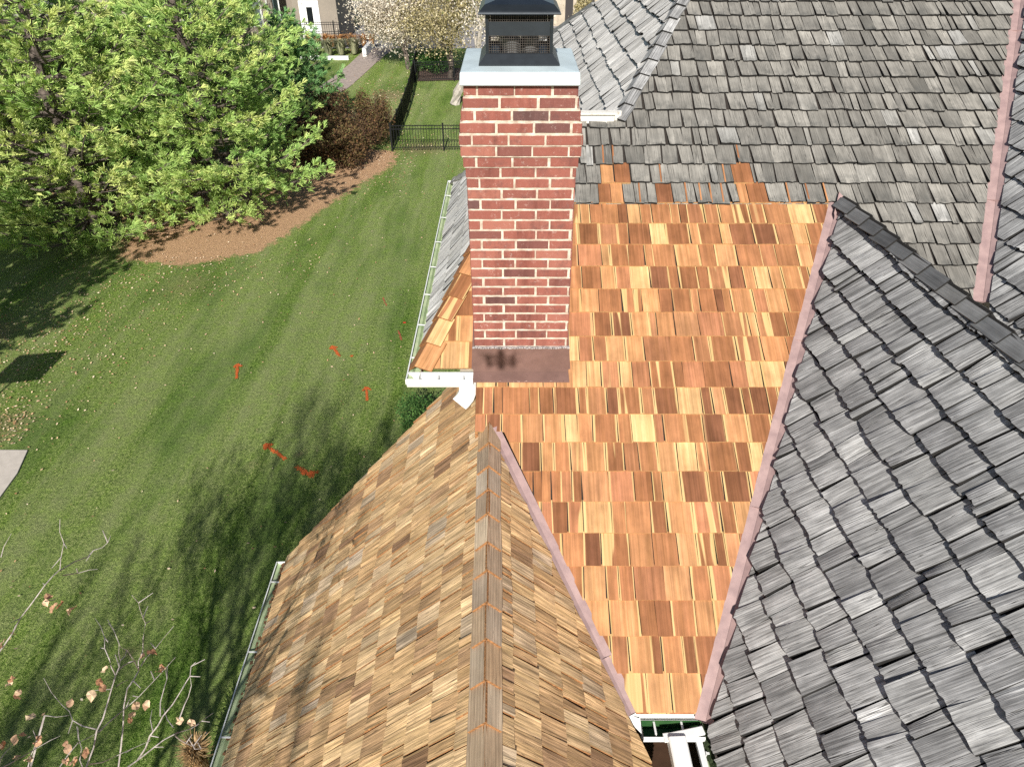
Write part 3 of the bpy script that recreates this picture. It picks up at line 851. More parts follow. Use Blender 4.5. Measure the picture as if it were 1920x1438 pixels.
# corner posts continue down as legs
for sx in (-1, 1):
    for sy in (-1, 1):
        m2 = MB()
        x, y = XC + sx * W2, YC + sy * W2
        m2.box(min(x, x - sx * .016), max(x, x - sx * .016), min(y, y - sy * .003), max(y, y - sy * .003), -.822, -.565)
        m2.box(min(x, x - sx * .003), max(x, x - sx * .003), min(y - sy * .003, y - sy * .016), max(y - sy * .003, y - sy * .016), -.822, -.565)
        m2.build("leg", BLACK, chim)
sheet = plain("cap_side_panel", (.028, .034, .041), .4, .2, nscale=15, namt=.08)
for side in range(4):
    u = np.array(((1, 0, 0), (0, 1, 0), (-1, 0, 0), (0, -1, 0))[side], float); n = np.array((u[1], -u[0], 0))
    C = np.array((XC, YC, 0)) + n * (W2 - .004)
    mb.obox(C + (0, 0, -.640), u * (W2 - .017), n * .001, (0, 0, .033))
mb.build("cap_panel", sheet, chim)
mb = MB()
for side in range(4):
    u = np.array(((1, 0, 0), (0, 1, 0), (-1, 0, 0), (0, -1, 0))[side], float); n = np.array((u[1], -u[0], 0))
    C = np.array((XC, YC, 0)) + n * (W2 - .006)
    nw = 27
    for i in range(nw + 1):
        x = -(W2 - .018) + 2 * (W2 - .018) * i / nw
        mb.obox(C + u * x + np.array((0, 0, -.716)), u * .0011, n * .001, (0, 0, .042)); mb.obox(C + u * x + np.array((0, 0, -.590)), u * .0011, n * .001, (0, 0, .018))
    for z in [-.758 + .0118 * k for k in range(8)] + [-.607, -.597, -.585]:
        mb.obox(C + np.array((0, 0, z)), u * (W2 - .016), n * .0012, (0, 0, .0011))
mb.build("mesh_screen", plain("rusty_wire", (.10, .085, .075), .5, .5, nscale=60, namt=.3), chim)
mb = MB()
rings = [fr(-.761, W2 - .002), fr(-.758, W2 - .004), fr(-.762, W2 + .002), fr(-.806, .216), fr(-.818, .216), fr(-.816, .20)]
for A, B in zip(rings[1:], rings[2:]):
    for j in range(4): mb.face([A[j], A[(j + 1) % 4], B[(j + 1) % 4], B[j]])
mb.face(fr(-.770, W2 - .008))
mb.build("cap_base", BLACK, chim)
mb = MB()
for (x, y) in ((-.02, 4.32), (.1, 4.25), (.0, 4.2)): mb.tube([(x, y, -.78), (x, y, -.70)], (.05, .05), 12)
mb.build("flue_pipe", plain("dull_flue_metal", (.2, .2, .2), .5, .6, nscale=20), chim)
# flashing
mb = MB()
fx0, fx1 = -.262, .381
z0 = -2.721
mb.box(fx0, fx1, 3.958, 3.98, z0 - .02, -2.528, 0)
A = [(fx0, 3.956, z0 + .003), (fx1, 3.956, z0 + .003), (fx1 + .004, 3.885, -2.747), (fx0 - .002, 3.885, -2.747)]
Bq = [(x, y, z - .006) for x, y, z in A]
mb.face(A); mb.face(Bq[::-1]); mb.face([Bq[3], Bq[2], A[2], A[3]]); mb.face([A[1], Bq[1], Bq[2], A[2]]); mb.face([A[0], A[3], Bq[3], Bq[0]])
for x in (.05, -.15, .24): mb.obox((x, 3.955, -2.572 + R.uniform(-.01, .01)), (.008, 0, 0), (0, .003, 0), (0, 0, .008))
def dab(c, r):
    c = np.array(c, float)
    for k in range(3):
        mb.tube([c + np.array((R.uniform(-r, r), -.001, R.uniform(-r, r) * .4)), c + np.array((R.uniform(-r, r), -.006, R.uniform(-r, r) * .4))], (r * .5, r * .25), 6)
for i in range(14): dab((fx0 + .05 + i * .044 + R.uniform(-.012, .012), 3.888, -2.743), R.uniform(.006, .012))
for x in (-.22, -.14, .1, .3): dab((x, 3.93, -2.728), .008)
for q in range(5): # stepped side flashing
    y = 3.99 + q * .13; z = MAIN.P(0, (y - 3.98) / .883)[2]
    for x, s_ in ((.3735, 1), (-.2535, -1)):
        mb.face([(x, y - .02, z + .005), (x, y + .14, z + .08), (x, y + .14, z + .17), (x, y + .02, z + .16), (x, y - .02, z + .12)], 0)
        mb.face([(x, y - .02, z + .012), (x + s_ * .02, y - .02, z + .012), (x + s_ * .02, y + .12, z + .088), (x, y + .12, z + .088)], 0)
fl = mb.build("base_flashing", BROWN, chim); tag(fl, "dark brown metal flashing at the chimney's foot")
mb = MB()
for i in range(40):
    x = fx0 + .01 + (fx1 - fx0 - .02) * i / 39
    mb.obox((x, 3.966, -2.527 + R.uniform(-.003, .003)), (.010, 0, 0), (0, .009, 0), (0, 0, .003 + R.uniform(0, .002)))
mb.build("sealant_bead", plain("grey_sealant", (.5, .47, .46), .6, nscale=50, namt=.3), chim)

# ------------------------------------------------------------------ ground
def lawn_mat():
    m, nt, b = mat("lawn")
    at = nd(nt, "ShaderNodeAttribute", attribute_name="msk")
    sp = nd(nt, "ShaderNodeSeparateXYZ", i={0: at.outputs["Vector"]})
    pos = nd(nt, "ShaderNodeNewGeometry").outputs["Position"]
    warpn = nd(nt, "ShaderNodeTexNoise", i={"Scale": .35, "Detail": 2.0}); nt.links.new(pos, warpn.inputs["Vector"])
    wpos = mix(nt, pos, warpn.outputs["Color"], .0)
    wadd = nd(nt, "ShaderNodeVectorMath", operation='MULTIPLY_ADD'); nt.links.new(warpn.outputs["Color"], wadd.inputs[0])
    wadd.inputs[1].default_value = (.55, 0, 0); nt.links.new(pos, wadd.inputs[2])
    st = nd(nt, "ShaderNodeTexWave", wave_type='BANDS', bands_direction='X', i={"Scale": .62, "Distortion": 2.6, "Detail": 3.0, "Detail Scale": 1.2})
    nt.links.new(mapping(nt, wadd.outputs[0], (1, .04, 1), rot=(0, 0, math.radians(4))), st.inputs["Vector"])
    st2 = nd(nt, "ShaderNodeTexWave", wave_type='BANDS', bands_direction='X', i={"Scale": 2.3, "Distortion": 3.0, "Detail": 3.0, "Detail Scale": 1.0})
    nt.links.new(mapping(nt, wadd.outputs[0], (1, .05, 1), rot=(0, 0, math.radians(4))), st2.inputs["Vector"])
    fine = noise(nt, mapping(nt, pos, (24, 13, 20)), 1.0, 5, .8)
    vfine = noise(nt, mapping(nt, pos, (110, 45, 60)), 1.0, 2, .6)
    big = noise(nt, mapping(nt, pos, (.55, .14, 1), rot=(0, 0, math.radians(4))), 1.0, 4, .6)
    mid = noise(nt, pos, 3.2, 4, .65)
    f = mrange(nt, math_(nt, 'ADD', math_(nt, 'MULTIPLY', fine, .6), math_(nt, 'MULTIPLY', vfine, .4)), .32, .68, .14, .86)
    c = ramp(nt, f, [(.26, (.018, .040, .009)), (.39, (.075, .14, .022)), (.48, (.20, .30, .062)), (.58, (.34, .43, .12)), (.71, (.58, .61, .27))])
    sA = noise(nt, mapping(nt, wadd.outputs[0], (1.15, .05, 1), rot=(0, 0, math.radians(3))), 1.0, 2, .5)
    sB = noise(nt, mapping(nt, wadd.outputs[0], (5.5, .16, 1), rot=(0, 0, math.radians(3))), 1.0, 3, .6)
    sv = math_(nt, 'ADD', math_(nt, 'MULTIPLY', mrange(nt, sA, .36, .62), .6), math_(nt, 'MULTIPLY', mrange(nt, sB, .35, .65), .4))
    pale = mix(nt, c, (.40, .43, .21), .5)
    c = mix(nt, c, pale, math_(nt, 'MULTIPLY', mrange(nt, sv, .2, .8), 1.0))
    dark = mix(nt, c, (.5, .64, .45), 1.0, 'MULTIPLY')
    c = mix(nt, c, dark, mrange(nt, big, .52, .34))
    c = mix(nt, c, mix(nt, c, (1.0, 1.12, .8), 1.0, 'MULTIPLY'), mrange(nt, mid, .4, .7))
    # thin, dry spots
    c = mix(nt, c, (.36, .28, .16), math_(nt, 'MULTIPLY', mrange(nt, math_(nt, 'ADD', sp.outputs[1], math_(nt, 'MULTIPLY', math_(nt, 'SUBTRACT', fine, .5), 1.4)), .45, .85), .8))
    # pine straw
    straw = mix(nt, (.52, .29, .145), (.80, .54, .34), mrange(nt, noise(nt, mapping(nt, pos, (50, 30, 20)), 1.0, 4, .75), .35, .65))
    straw = mix(nt, straw, (.24, .11, .05), mrange(nt, noise(nt, pos, 4, 4, .7), .55, .75, 0, .4))
    ms = math_(nt, 'ADD', sp.outputs[0], math_(nt, 'ADD', math_(nt, 'MULTIPLY', math_(nt, 'SUBTRACT', fine, .5), .55), math_(nt, 'MULTIPLY', math_(nt, 'SUBTRACT', mid, .5), .9)))
    c = mix(nt, c, straw, mrange(nt, ms, .42, .56))
    # orange marking paint
    nt.links.new(c, b.inputs["Base Color"]); b.inputs["Roughness"].default_value = .95
    b.inputs["Specular IOR Level"].default_value = .1
    bump(nt, b, f, 1.0, .06)
    return m
LAWN = lawn_mat()
def inpoly(P, x, y):
    r = False; j = len(P) - 1
    for i in range(len(P)):
        if (P[i][1] > y) != (P[j][1] > y) and x < (P[j][0] - P[i][0]) * (y - P[i][1]) / (P[j][1] - P[i][1]) + P[i][0]: r = not r
        j = i
    return r
def sdist(P, x, y):
    best = 1e9
    for i in range(len(P)):
        a, b = P[i - 1], P[i]; dx, dy = b[0] - a[0], b[1] - a[1]; L = dx * dx + dy * dy
        t = max(0, min(1, ((x - a[0]) * dx + (y - a[1]) * dy) / L)); best = min(best, math.hypot(x - a[0] - t * dx, y - a[1] - t * dy))
    return best if inpoly(P, x, y) else -best
BED = [(-13.2, 23.0), (-12.0, 20.0), (-9.9, 19.5), (-7.9, 20.5), (-7.1, 22.7), (-6.2, 25.4), (-4.9, 28.6), (-4.95, 30.4), (-8.3, 31.5), (-12.4, 30), (-19.4, 27)]
DRY = [(-13.5, 15.5, 1.2, .9), (-9.3, 18.2, 1.9, .6), (-10.9, 11.8, 1.2, .7), (-3.8, 30.9, 1.9, .75), (-7.3, 36, 2.8, .95), (-3, 37, 1.8, .5), (-5.1, 10.5, .35, .75), (-3.2, 10.3, .25, .7), (-5.7, 6.4, .4, .7), (-4.3, 10.9, .3, .75), (-9.2, 15.9, .3, .8), (-6.6, 40, 2.2, .8)]
def axis(a, b, s, extra): return sorted(set([round(a + i * s, 3) for i in range(int((b - a) / s) + 1)] + extra))
xs = axis(-22, 6, .3, [-300, -120, -60, -35, -27, 15, 40, 120, 300]); ys = axis(1, 46, .3, [-200, -80, -30, -10, -4, 52, 60, 75, 110, 180, 400])
V = [(x, y, 0) for y in ys for x in xs]; nx = len(xs)
F = [(j * nx + i, j * nx + i + 1, (j + 1) * nx + i + 1, (j + 1) * nx + i) for j in range(len(ys) - 1) for i in range(nx - 1)]
me = bpy.data.meshes.new("lawn"); me.from_pydata(V, [], F); me.materials.append(LAWN)
a = me.attributes.new("msk", 'FLOAT_VECTOR', 'POINT')
dat = []
for (x, y, z) in V:
    near = -20 < x < -4 and 18 < y < 33
    s_ = sdist(BED, x, y) if near else -9
    d = 0
    for (cx, cy, r, am) in DRY:
        q = math.hypot(x - cx, y - cy) / r
        if q < 2: d = max(d, am * math.exp(-q * q * 1.4))
    dat += [max(0, min(1, .5 + s_ * .7)), d, 0]
a.data.foreach_set("vector", dat)
lawn = bpy.data.objects.new("lawn", me); COL.objects.link(lawn); tag(lawn, "striped green lawn", kind='structure')

def sheet(name, poly, mat_, h, kind='structure', lab=None, thick=0):
    mb = MB()
    if thick: mb.prism([(x, y, GZ + h) for x, y in ccw(poly)], (0, 0, -thick))
    else: mb.face([(x, y, GZ + h) for x, y in ccw(poly)])
    o = mb.build(name, mat_, origin=(0, 0, GZ)); tag(o, lab, kind=kind); return o
CONC = plain("concrete", (.52, .47, .42), .9, nscale=6, namt=.08, bstr=.05)
ASPH = plain("asphalt", (.17, .17, .18), .9, nscale=5, namt=.15)
sheet("pavement", [(-16, 11.05), (-9.86, 10.99), (-9.68, 10.3), (-9.6, 9.2), (-9.7, 7), (-16, 5)], CONC, .03, thick=.1, lab="corner of a pale concrete pad")
WK = plain("pinkish_paving", (.40, .33, .29), .9, nscale=4, namt=.15)
sheet("path", [(-11.2, 35.6), (-10.0, 37.2), (-9.1, 41.8), (-8.8, 45.3), (-8.6, 48.2), (-8.1, 53.0), (-10.0, 53.0), (-10.2, 48.0), (-10.5, 44), (-11.0, 40.5), (-12.8, 37.6)], WK, .02)
sheet("driveway", [(-12.2, 53.0), (4, 53.0), (4, 65.5), (-12.2, 65.5)], plain("pale_grey_drive", (.28, .27, .28), .9, nscale=2, namt=.1), .012)
sheet("road", [(-80, 70.5), (60, 70.5), (60, 76), (-80, 76)], ASPH, .012)
sheet("kerb", [(-80, 69.9), (60, 69.9), (60, 70.45), (-80, 70.45)], CONC, .10, thick=.1)
sheet("sidewalk", [(-80, 66.6), (60, 66.6), (60, 68.0), (-80, 68.0)], CONC, .03)
# lawn marking paint
PAINT = plain("orange_marking_paint", (.60, .13, .03), .8, nscale=60, namt=.2)
RED = plain("faded_red_paint", (.50, .10, .07), .8, nscale=60, namt=.2)
def daub(poly_pts, w, mt, lab, seed, name="paint_mark", n=None):
    R = random.Random(seed); mb = MB()
    for (a, b) in poly_pts:
        L = math.hypot(b[0] - a[0], b[1] - a[1]); k = int((n or 260) * max(L, .12) / .5)
        for i in range(k):
            t = R.random(); x = a[0] + (b[0] - a[0]) * t + R.gauss(0, w * .36); y = a[1] + (b[1] - a[1]) * t + R.gauss(0, w * .36)
            s_ = R.uniform(.006, .02); an = R.uniform(0, 3)
            mb.face([(x + s_ * math.cos(an + q * 1.57) * (1 if q % 2 else .6), y + s_ * math.sin(an + q * 1.57), GZ + .012 + R.uniform(0, .008)) for q in range(4)])
    o = mb.build(name, mt, origin=(poly_pts[0][0][0], poly_pts[0][0][1], GZ)); tag(o, lab, "paint mark", "marking paint sprayed on the lawn"); return o
def arrow(t, h, w=.05): 
    d = nrm((h[0] - t[0], h[1] - t[1], 0)); p = np.array((-d[1], d[0]))
    hh = np.array(h); q = np.array(d[:2])
    return [(t, h), (tuple(hh), tuple(hh - q * .12 + p * .08)), (tuple(hh), tuple(hh - q * .12 - p * .08))]
daub(arrow((-6.42, 13.55), (-6.58, 14.15)), .04, PAINT, "orange painted arrow on the lawn, the leftmost one, pointing away", 1)
daub(arrow((-4.21, 14.51), (-4.48, 14.95)), .05, PAINT, "orange painted arrow in the middle of the lawn, beside a small orange dot", 2)
daub([((-3.92, 14.5), (-3.90, 14.5))], .05, PAINT, "small orange paint dot beside the middle arrow", 3)
daub(arrow((-3.23, 12.69), (-3.34, 13.2)), .04, PAINT, "short orange painted arrow in the tree shade near the white elbow", 4)
daub(arrow((-4.55, 10.74), (-5.08, 11.18)), .05, PAINT, "long slanted orange paint stroke in the shaded lawn", 5)
daub([((-3.87, 10.22), (-4.26, 10.5)), ((-3.85, 10.35), (-4.1, 10.3))], .075, PAINT, "fat bright orange paint blotch nearest the tan roof", 6, n=240)
daub([((-3.42, 16.98), (-3.59, 17.49))], .03, RED, "thin faded red paint line, the farther of two near the gutter", 7, n=50)
daub([((-2.78, 15.2), (-2.93, 15.7))], .03, RED, "thin faded red paint line, the nearer of two near the gutter", 8, n=50)
daub([((-2.84, 16.1), (-2.81, 16.1))], .035, plain("red_paint", (.6, .03, .02), .7), "small bright red spot on the lawn near the gutter", 9)
# fallen leaves
R = random.Random(9); N = 7500; q = np.zeros((N, 4, 3)); rn = np.zeros((N, 3)); i = 0
while i < N:
    u = R.random()
    if u < .36: x, y = R.gauss(-12.2, 1.5), R.gauss(15.0, 3.2)
    elif u < .62: x, y = R.gauss(-7.3, 1.3), R.gauss(37, 4.5)
    elif u < .70: x, y = R.gauss(-9.3, 2.2), R.gauss(19.6, 1.3)
    elif u < .74: x, y = R.gauss(-3.5, 1.5), R.gauss(31.5, 1.2)
    elif u < .80: x, y = R.gauss(-11.0, .5), R.gauss(11.7, .5)
    elif u < .90: x, y = R.uniform(-8, -4), R.gauss(29, 2)
    else: x, y = R.uniform(-16, -2), R.uniform(5, 34)
    if y < 4.6 or x > 1 or (x < -9.6 and y < 11): continue
    s_ = R.uniform(.012, .036) * (1 + max(0, y - 20) * .014); an = R.uniform(0, 6.28); tl = R.uniform(-.5, .5)
    for k in range(4):
        aa = an + k * 1.57; rr = s_ * (1 if k % 2 else .55)
        q[i, k] = (x + rr * math.cos(aa), y + rr * math.sin(aa), GZ + .03 + rr * tl * math.sin(aa) + R.uniform(0, .006))
    rn[i] = (R.random(), R.random(), 0); i += 1
def leafmat(name, stops, trans=.0, rough=.8):
    m, nt, b = mat(name)
    at = nd(nt, "ShaderNodeAttribute", attribute_name="rnd")
    sp = nd(nt, "ShaderNodeSeparateXYZ", i={0: at.outputs["Vector"]})
    c = ramp(nt, sp.outputs[0], stops)
    v = mrange(nt, sp.outputs[1], 0, 1, .75, 1.25)
    c = mix(nt, c, nd(nt, "ShaderNodeCombineColor", i={0: v, 1: v, 2: v}).outputs[0], 1.0, 'MULTIPLY')
    nt.links.new(c, b.inputs["Base Color"]); b.inputs["Roughness"].default_value = rough
    if trans:
        tr = nd(nt, "ShaderNodeBsdfTranslucent"); nt.links.new(c, tr.inputs[0])
        mx = nd(nt, "ShaderNodeMixShader", i={0: trans}); nt.links.new(b.outputs[0], mx.inputs[1]); nt.links.new(tr.outputs[0], mx.inputs[2])
        nt.links.new(mx.outputs[0], nt.nodes["Material Output"].inputs[0])
    return m
DRYLEAF = leafmat("dry_leaf", [(0, (.22, .11, .05)), (.35, (.45, .27, .15)), (.7, (.62, .45, .30)), (1, (.75, .62, .46))])
o = foliage_mesh("fallen_leaves", DRYLEAF, q, rn, origin=(-8, 20, GZ)); tag(o, "pale dry leaves scattered over the lawn", kind="stuff"); 

# ------------------------------------------------------------------ plants
def tuft_quads(P, D, n, L, W, spread, rs):
    """fans of needles: tip positions P, directions D"""
    P = np.asarray(P); D = np.asarray(D); D = D / np.linalg.norm(D, axis=1, keepdims=True)
    K = len(P)
    r = rs.normal(size=(K, n, 3)); d = D[:, None, :] + r * spread; d /= np.linalg.norm(d, axis=2, keepdims=True)
    l = L * rs.uniform(.7, 1.15, (K, n, 1))
    side = np.cross(d, rs.normal(size=(K, n, 3))); side /= np.linalg.norm(side, axis=2, keepdims=True) + 1e-9
    base = P[:, None, :] - d * l * .15
    base = base + 0 * d
    tip = base + d * l
    tip[:, :, 2] -= (l[:, :, 0]) * .10
    w = W
    q = np.stack([base - side * w * .35, base + side * w * .35, tip + side * w * .5, tip - side * w * .5], axis=2)
    return q.reshape(-1, 4, 3)

PINE = leafmat("pine_needles", [(0, (.07, .17, .04)), (.25, (.20, .37, .09)), (.5, (.33, .51, .15)), (.85, (.47, .61, .18)), (1, (.64, .70, .25))], .12, .5)
PINEB = leafmat("blue_pine_needles", [(0, (.05, .15, .06)), (.4, (.13, .31, .11)), (.8, (.26, .46, .17)), (1, (.38, .56, .2))], .12, .5)
BARK = plain("grey_bark", (.16, .13, .11), .95, nscale=8, namt=.3, bstr=.6)
PALEB = plain("pale_bark", (.45, .41, .36), .95, nscale=6, namt=.2, bstr=.4)

def pine(loc, height, rad, seed, mt, label, skirt=.12, bias=0.0, group="pine trees at the edge of the lawn", dens=1.0, nlv=13, top=1.0, rot=0.0):
    R = random.Random(seed); rs = np.random.default_rng(seed)
    root = thing("pine_tree", loc, label, "tree", group)
    L0 = np.array(loc, float)
    tk = MB()
    pts = [L0 + np.array((R.uniform(-.1, .1) * i * .3, R.uniform(-.1, .1) * i * .3, height * i / 8)) for i in range(9)]
    pts[0] = L0
    tk.tube(pts, [.22 * (1 - i / 9) ** .8 * rad / 4 + .02 for i in range(9)], 9)
    tk.build("trunk", BARK, root)
    br = MB(); TP, TD, CL = [], [], []
    for lv in range(nlv):
        f = lv / (nlv - 1); h = height * (skirt + (1 - skirt) * f ** .95 * .97)
        prof = rad * (1.0 if f < .25 else (1 - ((f - .25) / .78) ** 1.35)) * (.82 + .18 * min(1, f * 6))
        nb = int(R.uniform(6, 9) if f < .85 else 5)
        a0 = R.uniform(0, 6.28)
        for k in range(nb):
            az = a0 + 6.283 * k / nb + R.uniform(-.25, .25) + rot
            bl = max(.35, prof * R.uniform(.72, 1.12)); el = R.uniform(-.06, .26) + f * .35
            cl = R.uniform(-.2, .2)
            dirn = np.array((math.cos(az), math.sin(az), 0)); side = np.array((-dirn[1], dirn[0], 0))
            n = max(4, int(bl / .38)); P = []
            p = L0 + np.array((0, 0, h))
            for j in range(n + 1):
                g = j / n
                P.append(L0 + np.array((0, 0, h + R.uniform(-.05, .05))) + dirn * bl * g + np.array((0, 0, 1.)) * (math.tan(el) * bl * g - .10 * bl * math.sin(g * 3.1) + .12 * bl * g * g) + side * (.05 * bl * math.sin(g * 4 + cl * 9)))
            br.tube(P, [.045 * (1 - .85 * j / n) * bl / 3 + .006 for j in range(n + 1)], 5)
            for j in range(1, n + 1):
                g = j / n
                if g < .22: continue
                sl_ = bl * .42 * (1 - g * .75) * R.uniform(.7, 1.2) + .16
                for sd in (-1, 1):
                    sdir = nrm(side * sd * .85 + dirn * R.uniform(.35, .8) + np.array((0, 0, R.uniform(.0, .3))))
                    if R.random() < .2: continue
                    m = max(3, int(sl_ / .085 * dens))
                    e = P[j] + sdir * sl_ + np.array((0, 0, .06))
                    br.tube([P[j], (P[j] + e) / 2 + np.array((0, 0, -.02)), e], [.012, .008, .004], 3)
                    for q in range(m):
                        gg = (q + R.random()) / m
                        if gg < .38: continue
                        pp = P[j] + (e - P[j]) * gg + np.array((R.gauss(0, .09), R.gauss(0, .09), R.gauss(.04, .13)))
                        TP.append(pp); TD.append(sdir * .6 + dirn * .35 + np.array((R.gauss(0, .3), R.gauss(0, .3), R.uniform(.15, .75))))
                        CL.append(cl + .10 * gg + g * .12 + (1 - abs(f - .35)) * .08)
            for q in range(4):
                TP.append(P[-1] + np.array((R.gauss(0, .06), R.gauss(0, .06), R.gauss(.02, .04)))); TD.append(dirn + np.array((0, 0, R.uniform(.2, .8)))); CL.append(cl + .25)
    br.build("limbs", BARK, root)
    n = 24
    q = tuft_quads(TP, TD, n, .26, .0155, .30, rs)
    CL = np.array(CL)
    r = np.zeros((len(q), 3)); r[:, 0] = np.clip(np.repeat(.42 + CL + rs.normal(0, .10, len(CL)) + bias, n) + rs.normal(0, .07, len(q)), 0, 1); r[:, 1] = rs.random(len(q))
    foliage_mesh("crown", mt, q, r, root)
    return root
pine((-9.8, 23.4, GZ), 7.6, 3.7, 101, PINE, "broad yellow-green pine whose low limbs hang over the orange straw bed", .07, .06, nlv=15)
pine((-13.6, 21.9, GZ), 9.0, 4.1, 102, PINE, "tall yellow-green pine filling the upper left corner", .06, .17, nlv=17)
pine((-17.6, 25.5, GZ), 9.0, 3.9, 106, PINE, "yellow-green pine at the far left edge of the picture", .09, .12, nlv=15)
pine((-12.3, 28.5, GZ), 9.5, 3.6, 103, PINE, "green pine behind the two front pines", .15, .0, nlv=15)
pine((-9.6, 33.0, GZ), 4.6, 1.9, 104, PINEB, "smaller blue-green pine in front of the tan neighbouring house", .1, .05, nlv=11, dens=1.2)
pine((-15.0, 13.0, GZ), 4.9, 3.5, 105, PINEB, "pine beyond the left edge, seen by its shadow on the lawn", .45, .0, nlv=9, dens=1.5)

def bush(loc, rx, ry_, h, seed, mt, label, name="shrub", n=5200, leaf=.05, stems=70, cat="shrub", bias=0, lumps=9, group=None):
    R = random.Random(seed); rs = np.random.default_rng(seed)
    root = thing(name, loc, label, cat, group); L0 = np.array(loc, float)
    st = MB()
    C = [(R.uniform(-.65, .65) * rx, R.uniform(-.65, .65) * ry_, h * R.uniform(.35, .72), R.uniform(.35, .6)) for _ in range(lumps)]
    P = []; cl = []
    while len(P) < n:
        c = R.choice(C); v = rs.normal(size=3); v /= np.linalg.norm(v); rr = R.uniform(.45, 1.05)
        p = np.array((c[0] + v[0] * rx * c[3] * rr, c[1] + v[1] * ry_ * c[3] * rr, c[2] + v[2] * h * .42 * rr))
        if p[2] < .03: continue
        P.append(L0 + p); cl.append(hash(c) % 100 / 400)
    for i in range(stems):
        p = P[R.randrange(n)]; st.tube([L0 + (0, 0, 0), L0 + (p - L0) * np.array((.4, .4, .5)), p], [.018, .01, .003], 4)
    st.build("stems", BARK, root)
    P = np.array(P); d = rs.normal(size=(n, 3)); d[:, 2] = np.abs(d[:, 2]); d /= np.linalg.norm(d, axis=1, keepdims=True)
    s = np.cross(d, rs.normal(size=(n, 3))); s /= np.linalg.norm(s, axis=1, keepdims=True)
    L = leaf * rs.uniform(.6, 1.4, (n, 1))
    q = np.stack([P, P + d * L * .5 + s * L * .35, P + d * L, P + d * L * .5 - s * L * .35], axis=1)
    r = np.zeros((n, 3)); r[:, 0] = np.clip(rs.normal(.45 + bias, .2, n) + np.array(cl), 0, 1); r[:, 1] = rs.random(n)
    foliage_mesh("foliage", mt, q, r, root); return root
REDB = leafmat("bronze_leaf", [(0, (.03, .02, .013)), (.35, (.085, .045, .028)), (.65, (.15, .09, .04)), (.85, (.14, .14, .05)), (1, (.26, .13, .06))], .2)
DGREEN = leafmat("green_leaf", [(0, (.015, .045, .012)), (.5, (.05, .13, .03)), (1, (.14, .26, .06))], .25)
bush((-7.0, 28.9, GZ), 1.9, 1.7, 1.9, 201, REDB, "large bronze-brown shrub at the fence corner, nearest the lawn", n=21000, leaf=.075, group="bronze shrubs by the fence corner")
bush((-8.6, 31.4, GZ), 1.9, 1.7, 2.2, 202, REDB, "darker bronze shrub half hidden behind the pine limbs", n=15000, leaf=.075, bias=-.12, group="bronze shrubs by the fence corner")
bush((-6.0, 31.8, GZ), .9, 1.3, 2.0, 203, REDB, "upright reddish shrub just behind the iron fence corner", n=9000, leaf=.07, bias=.05, group="bronze shrubs by the fence corner")
bush((-1.75, 11.2, GZ), .6, .7, 1.0, 204, DGREEN, "green shrub below the white gutter corner", n=9000, leaf=.045)
bush((-5.2, 46.5, GZ), 1.4, 2.0, .9, 205, DGREEN, "low green shrub behind the iron fence under the pale tree", n=4000, leaf=.09)
def grass_clump(loc, r, h, n, seed, mt, label, W=.02, name="ornamental_grass", group=None):
    rs = np.random.default_rng(seed)
    a = rs.uniform(0, 6.28, n); lean = rs.uniform(.1, 1, n) * r; hh = h * rs.uniform(.6, 1.1, n)
    base = np.array(loc) + np.stack([np.cos(a) * lean * .25, np.sin(a) * lean * .25, np.zeros(n)], 1)
    midp = np.array(loc) + np.stack([np.cos(a) * lean * .55, np.sin(a) * lean * .55, hh * .8], 1)
    tip = np.array(loc) + np.stack([np.cos(a) * lean * 1.1, np.sin(a) * lean * 1.1, hh * .85], 1)
    s = np.stack([-np.sin(a), np.cos(a), np.zeros(n)], 1) * W
    q = np.concatenate([np.stack([base - s, base + s, midp + s, midp - s], 1), np.stack([midp - s, midp + s, tip + s * .3, tip - s * .3], 1)])
    rr = np.zeros((2 * n, 3)); rr[:, 0] = rs.random(2 * n); rr[:, 1] = rs.random(2 * n)
    o = foliage_mesh(name, mt, q, rr, origin=loc); tag(o, label, "ornamental grass", group); return o
STRAW = leafmat("straw_grass", [(0, (.35, .22, .10)), (1, (.65, .45, .24))], .2)
RUST = leafmat("rust_grass", [(0, (.33, .15, .05)), (1, (.62, .36, .16))], .2)
SAGE = leafmat("sage_grass", [(0, (.17, .19, .11)), (1, (.38, .37, .23))], .2)
grass_clump((-3.95, 4.55, GZ), .22, .9, 420, 1, STRAW, "tan feathery grass clump at the bottom edge under the long gutter", W=.007)
for i in range(9):
    grass_clump((-13.7 + i * .52, 52.4 + (i % 3) * .25, GZ + .25), .5, .75, 160, 20 + i, RUST, ("rust-coloured grass clump below the porch railing", )[0], W=.03, group="rust grass below the porch")
GL = ["sage-green grass clump at the left end of the planting bed", "sage-green grass clump in the middle of the planting bed", "sage-green grass clump right of the middle of the bed", "pale sage-green grass clump at the right end of the bed"]
for i, (x, y) in enumerate(((-13.0, 50.3), (-12.0, 50.4), (-11.2, 50.5), (-10.4, 50.8))):
    grass_clump((x, y, GZ + .1), .7, 1.0, 260, 40 + i, SAGE, GL[i], W=.03, group="sage grasses in the planting bed")
mb = MB(); mb.box(-13.9, -10.5, 49.2, 49.45, GZ, GZ + .22); mb.box(-9.75, -9.5, 50.2, 53.2, GZ, GZ + .5)
tag(mb.build("retaining_kerb", WHITE, origin=(-12, 49.3, GZ)), "low white edging of the neighbour's planting bed", "edging")

